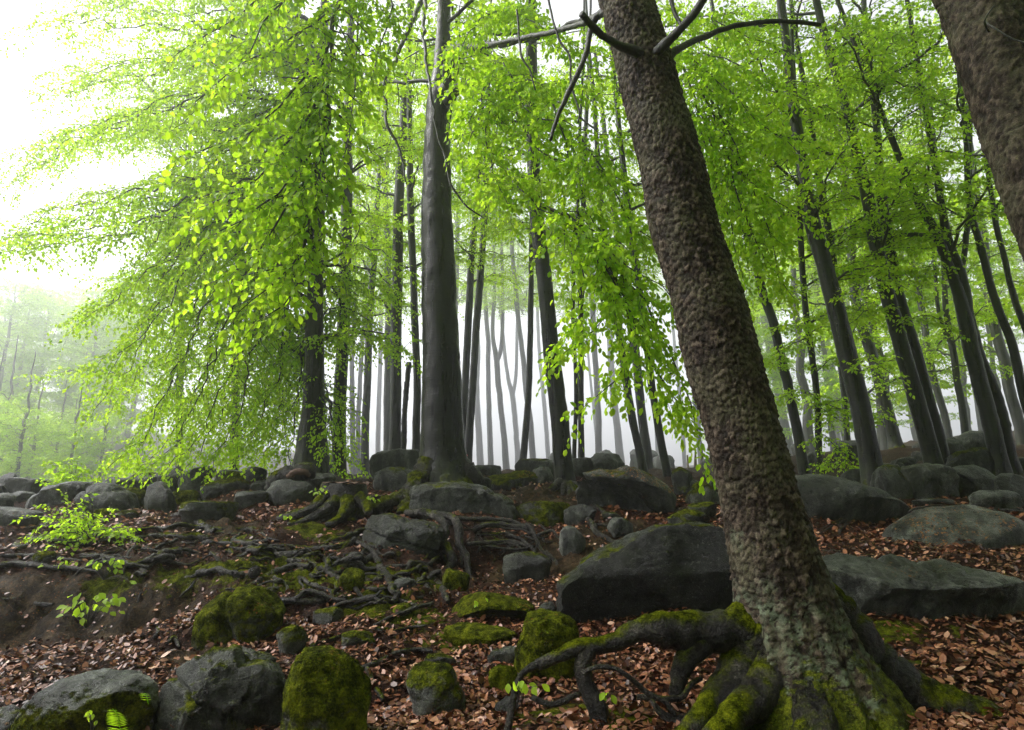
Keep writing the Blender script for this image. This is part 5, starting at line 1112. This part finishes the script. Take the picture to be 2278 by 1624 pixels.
fogbeech([(1718,1010,13),(1706,920,12),(1694,820,11),(1684,700,10)], 50, 65, label='slim pale beech in the fog hugging the spruce trunk')
fogbeech([(1888,1000,20),(1872,930,17),(1856,850,16),(1838,760,15),(1820,660,13)], 46, 66, label='stout pale slanting beech in the fog behind the leaf spray')
fogbeech([(1868,1000,14),(1858,940,12),(1846,860,12),(1830,760,10)], 60, 67, label='slim pale slanting beech beside the stout foggy one behind the leaf spray')
fogbeech([(1942,990,14),(1930,920,13),(1914,840,12),(1896,740,11)], 48, 68, label='slim pale beech in the fog beside the flared-foot grey beech')
fogbeech([(1242,1040,12),(1236,930,11),(1230,830,10),(1226,700,9)], 56, 69, label='pale beech in the fog between the slender grey beech and its thin rough neighbour')
fogbeech([(1010,1040,16),(1008,930,14),(1010,800,13),(1014,660,12)], 40, 70, label='pale beech in the fog glimpsed close beside the great beech')
fogbeech([(1332,1020,16),(1330,900,14),(1322,760,13),(1316,620,12)], 38, 71, label='pale beech rising in the fog behind the dark slab of the crest')
fogbeech([(2190,985,16),(2176,900,14),(2160,800,13),(2140,690,12)], 36, 72, label='pale slanting beech in the fog behind the forked dark beech')
fogbeech([(840,1050,12),(842,930,11),(846,800,10),(848,660,9)], 58, 73, label='faint beech in the fog behind the stacked rocks')
fogbeech([(2040,985,14),(2024,900,13),(2004,800,12),(1984,690,11)], 42, 74, label='pale slanting beech in the fog behind the paired dark beeches')
# shared crowns for the trees in the fog
def far_crown(seed, z0, z1, n, L, leaf, gap, cap=0):
    f = Foliage(seed); ac = Acc(); C = np.stack([np.zeros(60), np.zeros(60), np.linspace(0, z1 + 1, 60)], -1)
    auto_limbs(f, ac, C, z0, z1, n, L, L, seed, rise=.35, tl=L * .36, gap=.30, sub=.19, sl=.6, droop=.2, twig_sides=3, sides=4, wig=.3)
    return f.mesh('crown', gap, leaf, LEAF_MID, M_LEAF, np.zeros(3), .4, .5), ac.mesh('limb', M_TWIG)
CR = [far_crown(501, 11, 25, 24, 6.0, .22, .19), far_crown(502, 12, 26, 26, 5.5, .22, .19), far_crown(503, 3, 24, 44, 5.5, .30, .15), far_crown(504, 1.5, 15, 36, 5.0, .30, .14)]
for q, (t, b, C) in enumerate(FOGBASES):
    me, lm = CR[q % 2]; i = int(np.argmin(np.abs(C[:, 2] - b[2] - 14))); off = C[i] - b; rz = q * 2.4
    for nm, d in (('crown', me), ('limb', lm)):
        o = link(nm, d, t, (off[0], off[1], max(0.0, .235 * b[1] - 11))); o.scale = (1.25, 1.25, 1.25); o.rotation_euler = (0, 0, rz); o['kind'] = 'stuff'
# more wood behind: whole trees sharing their meshes
def wood_tree(label, x, y, h, var, q, group):
    z = gz(x, y) - .2; t = thing('beech_tree', label, 'tree', (x, y, z), group); s = h / 26.0
    t.scale = (s, s, s); t.rotation_euler = (0, 0, q * 1.7)
    if var not in WT:
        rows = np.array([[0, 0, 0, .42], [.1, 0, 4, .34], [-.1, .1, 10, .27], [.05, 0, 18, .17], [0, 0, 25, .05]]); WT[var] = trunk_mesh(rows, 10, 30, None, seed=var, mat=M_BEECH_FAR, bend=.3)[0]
    link('trunk', WT[var], t); me, lm = CR[var]; o = link('crown', me, t); o['kind'] = 'stuff'; link('limb', lm, t)['kind'] = 'stuff'
WT = {}
gw = random.Random(77)
for q in range(26):      # the misty hillside across the valley
    px = gw.uniform(-330, 290); Y = gw.uniform(105, 175); p = P(px, 1000, Y)
    wood_tree('foggy broadleaf tree on the hillside across the valley', p[0], Y, gw.uniform(28, 38), 2, q, 'foggy trees across the valley')
for q in range(14):
    px = gw.uniform(-300, 300); Y = gw.uniform(60, 100); p = P(px, 1000, Y)
    wood_tree('low foggy bush at the foot of the misty hillside', p[0], Y, gw.uniform(13, 20), 3, q, 'foggy bushes in the valley')
for q in range(16):      # up the slope past the hollow
    px = gw.uniform(1650, 2700); Y = gw.uniform(30, 75); p = P(px, 1000, Y)
    wood_tree('pale leafy beech in the mist up the slope', p[0], Y, gw.uniform(20, 27), 2 if q % 2 else 0, q, 'misty beeches up the slope')
for q, (x, y) in enumerate([(0, -6), (5, -5), (8, -1), (-4, -12), (4, -12), (11, -8), (12, 4), (15, 10), (18, 16), (16, -3), (9, -14), (11, 0), (-9, -13)]):   # added behind and beside the camera to block light from there
    wood_tree('beech added behind and beside the viewpoint to block light', x, y, 22, (2, 0, 2)[q % 3], q, 'added light-blocking beeches')

# ------------------------------------------------------------------ stump, log, saplings, fern, posts
def stump():
    b = P(765, 1110, 9.8); b[2] = gz(b[0], b[1]) - .1
    t = thing('tree_stump', 'sawn mossy stump with spreading roots beside the great beech', 'stump', b)
    rows = np.array([[*b, .42], [b[0], b[1], b[2] + .25, .36], [b[0] + .01, b[1], b[2] + .50, .33]])
    top = P(765, 1076, 9.8)[2]; rows[2, 2] = top; rows[1, 2] = (b[2] + top) / 2
    link('trunk', trunk_mesh(rows, 60, 40, [(190, .5, .3, .25), (225, .4, .25, .22), (262, .45, .25, .25), (300, .4, .25, .22), (345, .5, .3, .25), (90, .4, .4, .2)], seed=8, mat=M_ROOT_MOSS, amp=.03)[0], t)
    a = np.linspace(0, 2 * math.pi, 40, endpoint=False); r = .335 + .03 * np.sin(a * 5 + 1); V = np.vstack([np.stack([r * np.cos(a), r * np.sin(a), .012 * np.sin(a * 9)], -1), [[0, 0, .02]]])
    link('cut_face', mk_mesh('cut_face', V + [rows[2, 0] - b[0], 0, top - b[2] + .012], np.stack([np.arange(40), (np.arange(40) + 1) % 40, np.full(40, 40)], -1), mat=M_DEADWOOD), t)
    for px, w in [([(735,1100,9.6),(712,1118,9.4),(690,1135,9.2),(655,1146,9.1),(620,1154)], [34,30,26,22,12]), ([(750,1110,9.5),(728,1132,9.3),(705,1146,9.2),(676,1160,9.0),(640,1168)], [34,28,24,20,10]), ([(775,1112,9.45),(770,1135,9.3),(752,1155,9.1),(725,1170)], [36,28,22,12]), ([(795,1105,9.5),(815,1125,9.4),(822,1142,9.2)], [34,26,16])]:
        root_part(t, b, root_path(px, w), M_ROOT_MOSS, ns=14)
    b2 = P(655, 1075, 10.9); b2[2] = gz(b2[0], b2[1]) - .05
    t2 = thing('rotten_stump', 'rotten reddish stump grown over with moss behind the round pale boulder', 'stump', b2)
    R = root_path([(600,1096,10.9),(618,1072,10.9),(640,1058,10.9),(680,1048,10.9),(694,1052,11.0)], [36,40,44,40,30]); root_part(t2, b2, R, M_ROOT_MOSS, ns=20, lump=.3, name='log')
    root_part(t2, b2, root_path([(640,1062,10.75),(652,1052,10.72),(676,1050,10.72),(690,1058,10.8)], [13,15,14,9]), M_DEADWOOD, ns=16, lump=.35, name='rotten_wood')
stump()
def shrub(label, foot, Y, tips, leaf, cat='shrub', name='sapling', gap=.036, tl=.36, group=None):
    b = P(foot[0], foot[1], Y); b[2] = gz(b[0], b[1]) - .03; t = thing(name, label, cat, b, group); f = Foliage(int(foot[0])); ac = Limbs(); g = random.Random(int(foot[0]))
    for (x, y) in tips:
        e = P(x, y, Y + g.uniform(-.5, .3)); m = b + (e - b) * .5 + UP * np.linalg.norm(e - b) * .12
        grow(f, ac, [b, m, e], .010, .003, tl, gap=.085, start=.22, droop=.25, sub=.065, sl=.16, twig_sides=3, sides=5, wig=.03, subtube=True)
    finish_tree(t, b, f, ac, gap, leaf, LEAF_MID, M_LEAF_NEAR, hang=.5, tilt=.45, limb_name='stem')
shrub('bright young beech sapling spreading over the leaves below the crest wall', (205,1218), 8.0, [(90,1150),(120,1130),(160,1118),(205,1120),(235,1150),(270,1175),(295,1195),(85,1190),(110,1215),(250,1205),(150,1160),(190,1145),(225,1185),(130,1185),(170,1200)], .062)
shrub('small bright sapling growing on the crest wall above the valley', (165,1078), 12.4, [(110,1068),(125,1045),(150,1028),(175,1030),(185,1050),(140,1060),(120,1030),(160,1045)], .075, tl=.35)
def seedling(label, foot, Y, leaves, size, stemw=1.3, name='beech_seedling', group=None):
    """leaves: frame points of the leaf bases; each leaf is its own part"""
    from mathutils import Matrix
    b = P(foot[0], foot[1], Y) if Y else hit(*foot); Y = b[1]; t = thing(name, label, 'seedling', b, group); g = random.Random(int(foot[0] * 3 + foot[1])); ac = Acc()
    if not LEAF_ONE: return
    for i, (x, y) in enumerate(leaves):
        e = P(x, y, Y + g.uniform(-.12, .12)); m = b + (e - b) * .55 + UP * np.linalg.norm(e - b) * .15
        ac.add(*tube_arrays(catmull(np.array([b, m, e]), 8), np.linspace(.5 * stemw * mpp(Y), .0012, 8), 4))
        a = np.array([(e - b)[0] * 1.5 + g.gauss(0, .1), g.gauss(-.3, .5) * .3, -.05 - g.random() * .25]); a /= np.linalg.norm(a); n0 = np.array([g.gauss(0, .3), -.55 + g.gauss(0, .2), 1.0]); bb = np.cross(n0, a); bb /= np.linalg.norm(bb); nn = np.cross(a, bb); s = size * g.uniform(.8, 1.15)
        o = link('leaf', LEAF_ONE[g.randrange(2, 6)], t); o.matrix_basis = Matrix.Translation(Vector(e - b)) @ Matrix(((a[0], bb[0], nn[0]), (a[1], bb[1], nn[1]), (a[2], bb[2], nn[2]))).to_4x4() @ Matrix.Diagonal((s, s, s, 1))
    link('stem', ac.mesh('stem', M_TWIG), t, -b)
gs = random.Random(3)
def cloud(cx, cy, sx, sy, n): return [(cx + gs.uniform(-sx, sx), cy + gs.uniform(-sy, sy) ) for _ in range(n)]
seedling('seedling with drooping pale leaves on the bare earth bank', (190,1398), 5.9, cloud(205,1335,60,18,26) + cloud(165,1360,28,14,10) + cloud(245,1345,26,16,10), .075)
seedling('yellow-green seedling on the lip of the earth bank', (140,1275), 7.3, cloud(132,1250,38,12,22), .065)
seedling('yellow-green seedling growing out over the earth bank', (230,1290), 7.1, cloud(232,1255,42,14,26) + cloud(282,1292,18,5,6), .068)
seedling('bright seedling in front of the arching mossy root', (1150,1580), 3.55, [(1130,1520),(1142,1516),(1152,1510),(1160,1514),(1168,1520),(1176,1522),(1184,1526),(1156,1524),(1205,1522)], .062)
seedling('tiny seedling in the dark hollow under the arching root', (1348,1562), 3.5, [(1338,1545),(1345,1540),(1352,1541),(1360,1545)], .048)
seedling('tiny seedling on the mossy ledge', (1066,1352), 6.0, [(1056,1336),(1062,1342),(1072,1332),(1080,1330),(1064,1350),(1080,1352)], .06)
seedling('small sprig growing from the sawn mossy stump', (712,1100), 9.4, cloud(712,1088,16,8,12), .07)
seedling('green sprig between the stump and the great beech', (828,1120), 9.5, cloud(830,1106,11,7,10), .065)
seedling('sprig in front of the low wide mossy boulder', (203,1640), 3.4, cloud(206,1592,10,14,9), .028)
seedling('sprig low on the roots below the stump', (640,1160), 9.0, cloud(638,1148,12,6,9), .06)
def fern(label, foot, tip, Y, n=15):
    b = P(foot[0], foot[1], Y); e = P(tip[0], tip[1], Y - .1); t = thing('fern', label, 'fern', b); C = catmull(np.array([b, b + (e - b) * .55 + UP * .03, e]), 24); L = np.linalg.norm(e - b)
    link('stem', (lambda a: (a.add(*tube_arrays(C, np.linspace(.002, .0008, 24), 4)), a.mesh('stem', M_LEAF_NEAR))[1])(Acc()), t, -b)
    for k in range(n):
        f = .25 + .72 * k / n; i = int(f * 23); p = C[i]; T = C[min(23, i + 1)] - C[i - 1]; T = T / np.linalg.norm(T); ln = L * .30 * math.sin(min(1, (1.12 - f) * 1.6) * 1.5)
        for sg in (-1, 1):
            S = np.array([sg * 1.0, -.25, -.12]) + T * .5; S /= np.linalg.norm(S); Wd = T * ln * .055
            V = np.array([p - Wd * .4, p + S * ln * .5 - Wd, p + S * ln, p + S * ln * .5 + Wd, p + Wd * .4]) - b
            link('leaflet', mk_mesh('leaflet', V, [np.array([[0, 1, 3, 4]]), np.array([[1, 2, 3]])], smooth=False, attrs={'rnd': np.full(5, .1 + .3 * random.random())}, mat=M_LEAF), t)
fern('small fern frond in front of the low wide mossy boulder', (272,1650), (250,1576), 3.4)
fern('little fern tip beside the mossy edge of the craggy rock', (330,1566), (316,1550), 3.55, 6)
for q, (x, y0, y1) in enumerate([(1532,1012,1052),(1543,1004,1050),(1550,1008,1050),(1557,1002,1048)]):
    Y = 26; b = P(x, y1, Y); b[2] = gz(b[0], b[1]) - .2; e = P(x + (4 if q % 2 else -3), y0, Y)
    R = np.array([[*(b + (e - b) * s), .035] for s in np.linspace(0, 1, 8)]); t = thing('fence_post', 'thin leaning fence post in the mist beside the spruce', 'fence post', b, 'fence posts in the mist'); root_part(t, b, R, M_POST, ns=7, lump=.1, name='post')
R = root_path([(2020,1138,7.6),(2040,1130,7.6),(2070,1124,7.6),(2095,1122,7.6)], [4,4,3,2]); t = thing('fallen_twig', 'thin dead twig lying on the low pale dome of rock', 'twig', R[0, :3]); root_part(t, R[0, :3], R, M_TWIG, ns=6, name='stick')
# roots creeping from the sturdy leaning beech past the spruce
tq = next(o for o in COL.objects if o.get('label', '').startswith('sturdy dark beech')); bq = np.array(tq.location)
for px, w in [([(2010,1128),(1980,1132),(1940,1136),(1900,1142),(1860,1152),(1820,1166)], [8,9,9,8,8,6]), ([(1930,1140),(1900,1154),(1880,1170),(1864,1190)], [9,9,8,5]), ([(1900,1145),(1860,1162),(1826,1178)], [7,7,5]), ([(2030,1126),(2080,1128),(2150,1130),(2210,1136),(2290,1138)], [7,7,8,8,6]), ([(1880,1160),(1850,1172),(1822,1192)], [7,6,4]), ([(1822,1226),(1850,1226),(1880,1228)], [6,6,4]), ([(1890,1236),(1930,1238),(1960,1240)], [5,5,3])]:
    root_part(tq, bq, root_path(px, w, wig=.03), M_ROOT, ns=8, lump=.25)

# ------------------------------------------------------------------ the fog itself
def haze():
    zlo = min((v[2] for v in GROUND.bound_box)) - 1.0; R = 432.0; zhi = 60.0
    bm = bmesh.new(); bmesh.ops.create_cube(bm, size=1.0); me = bpy.data.meshes.new('haze'); bm.to_mesh(me); bm.free()
    k = NT('fog'); pv = k.n('VolumePrincipled', {'Color': (.97, .98, 1.0, 1), 'Density': HAZE_DENSITY, 'Anisotropy': .86}); k.t.links.new(pv.outputs[0], k.out.inputs['Volume']); me.materials.append(k.m)
    o = link('haze', me, None, (0, 0, (zlo + zhi) / 2)); o.scale = (2 * R, 2 * R, zhi - zlo); o['kind'] = 'stuff'; o['label'] = 'pale fog filling the whole wood'
haze()
print('LEAVES', STATS, 'TRIS', sum(len(m.loops) - 2 * len(m.polygons) for m in bpy.data.meshes))
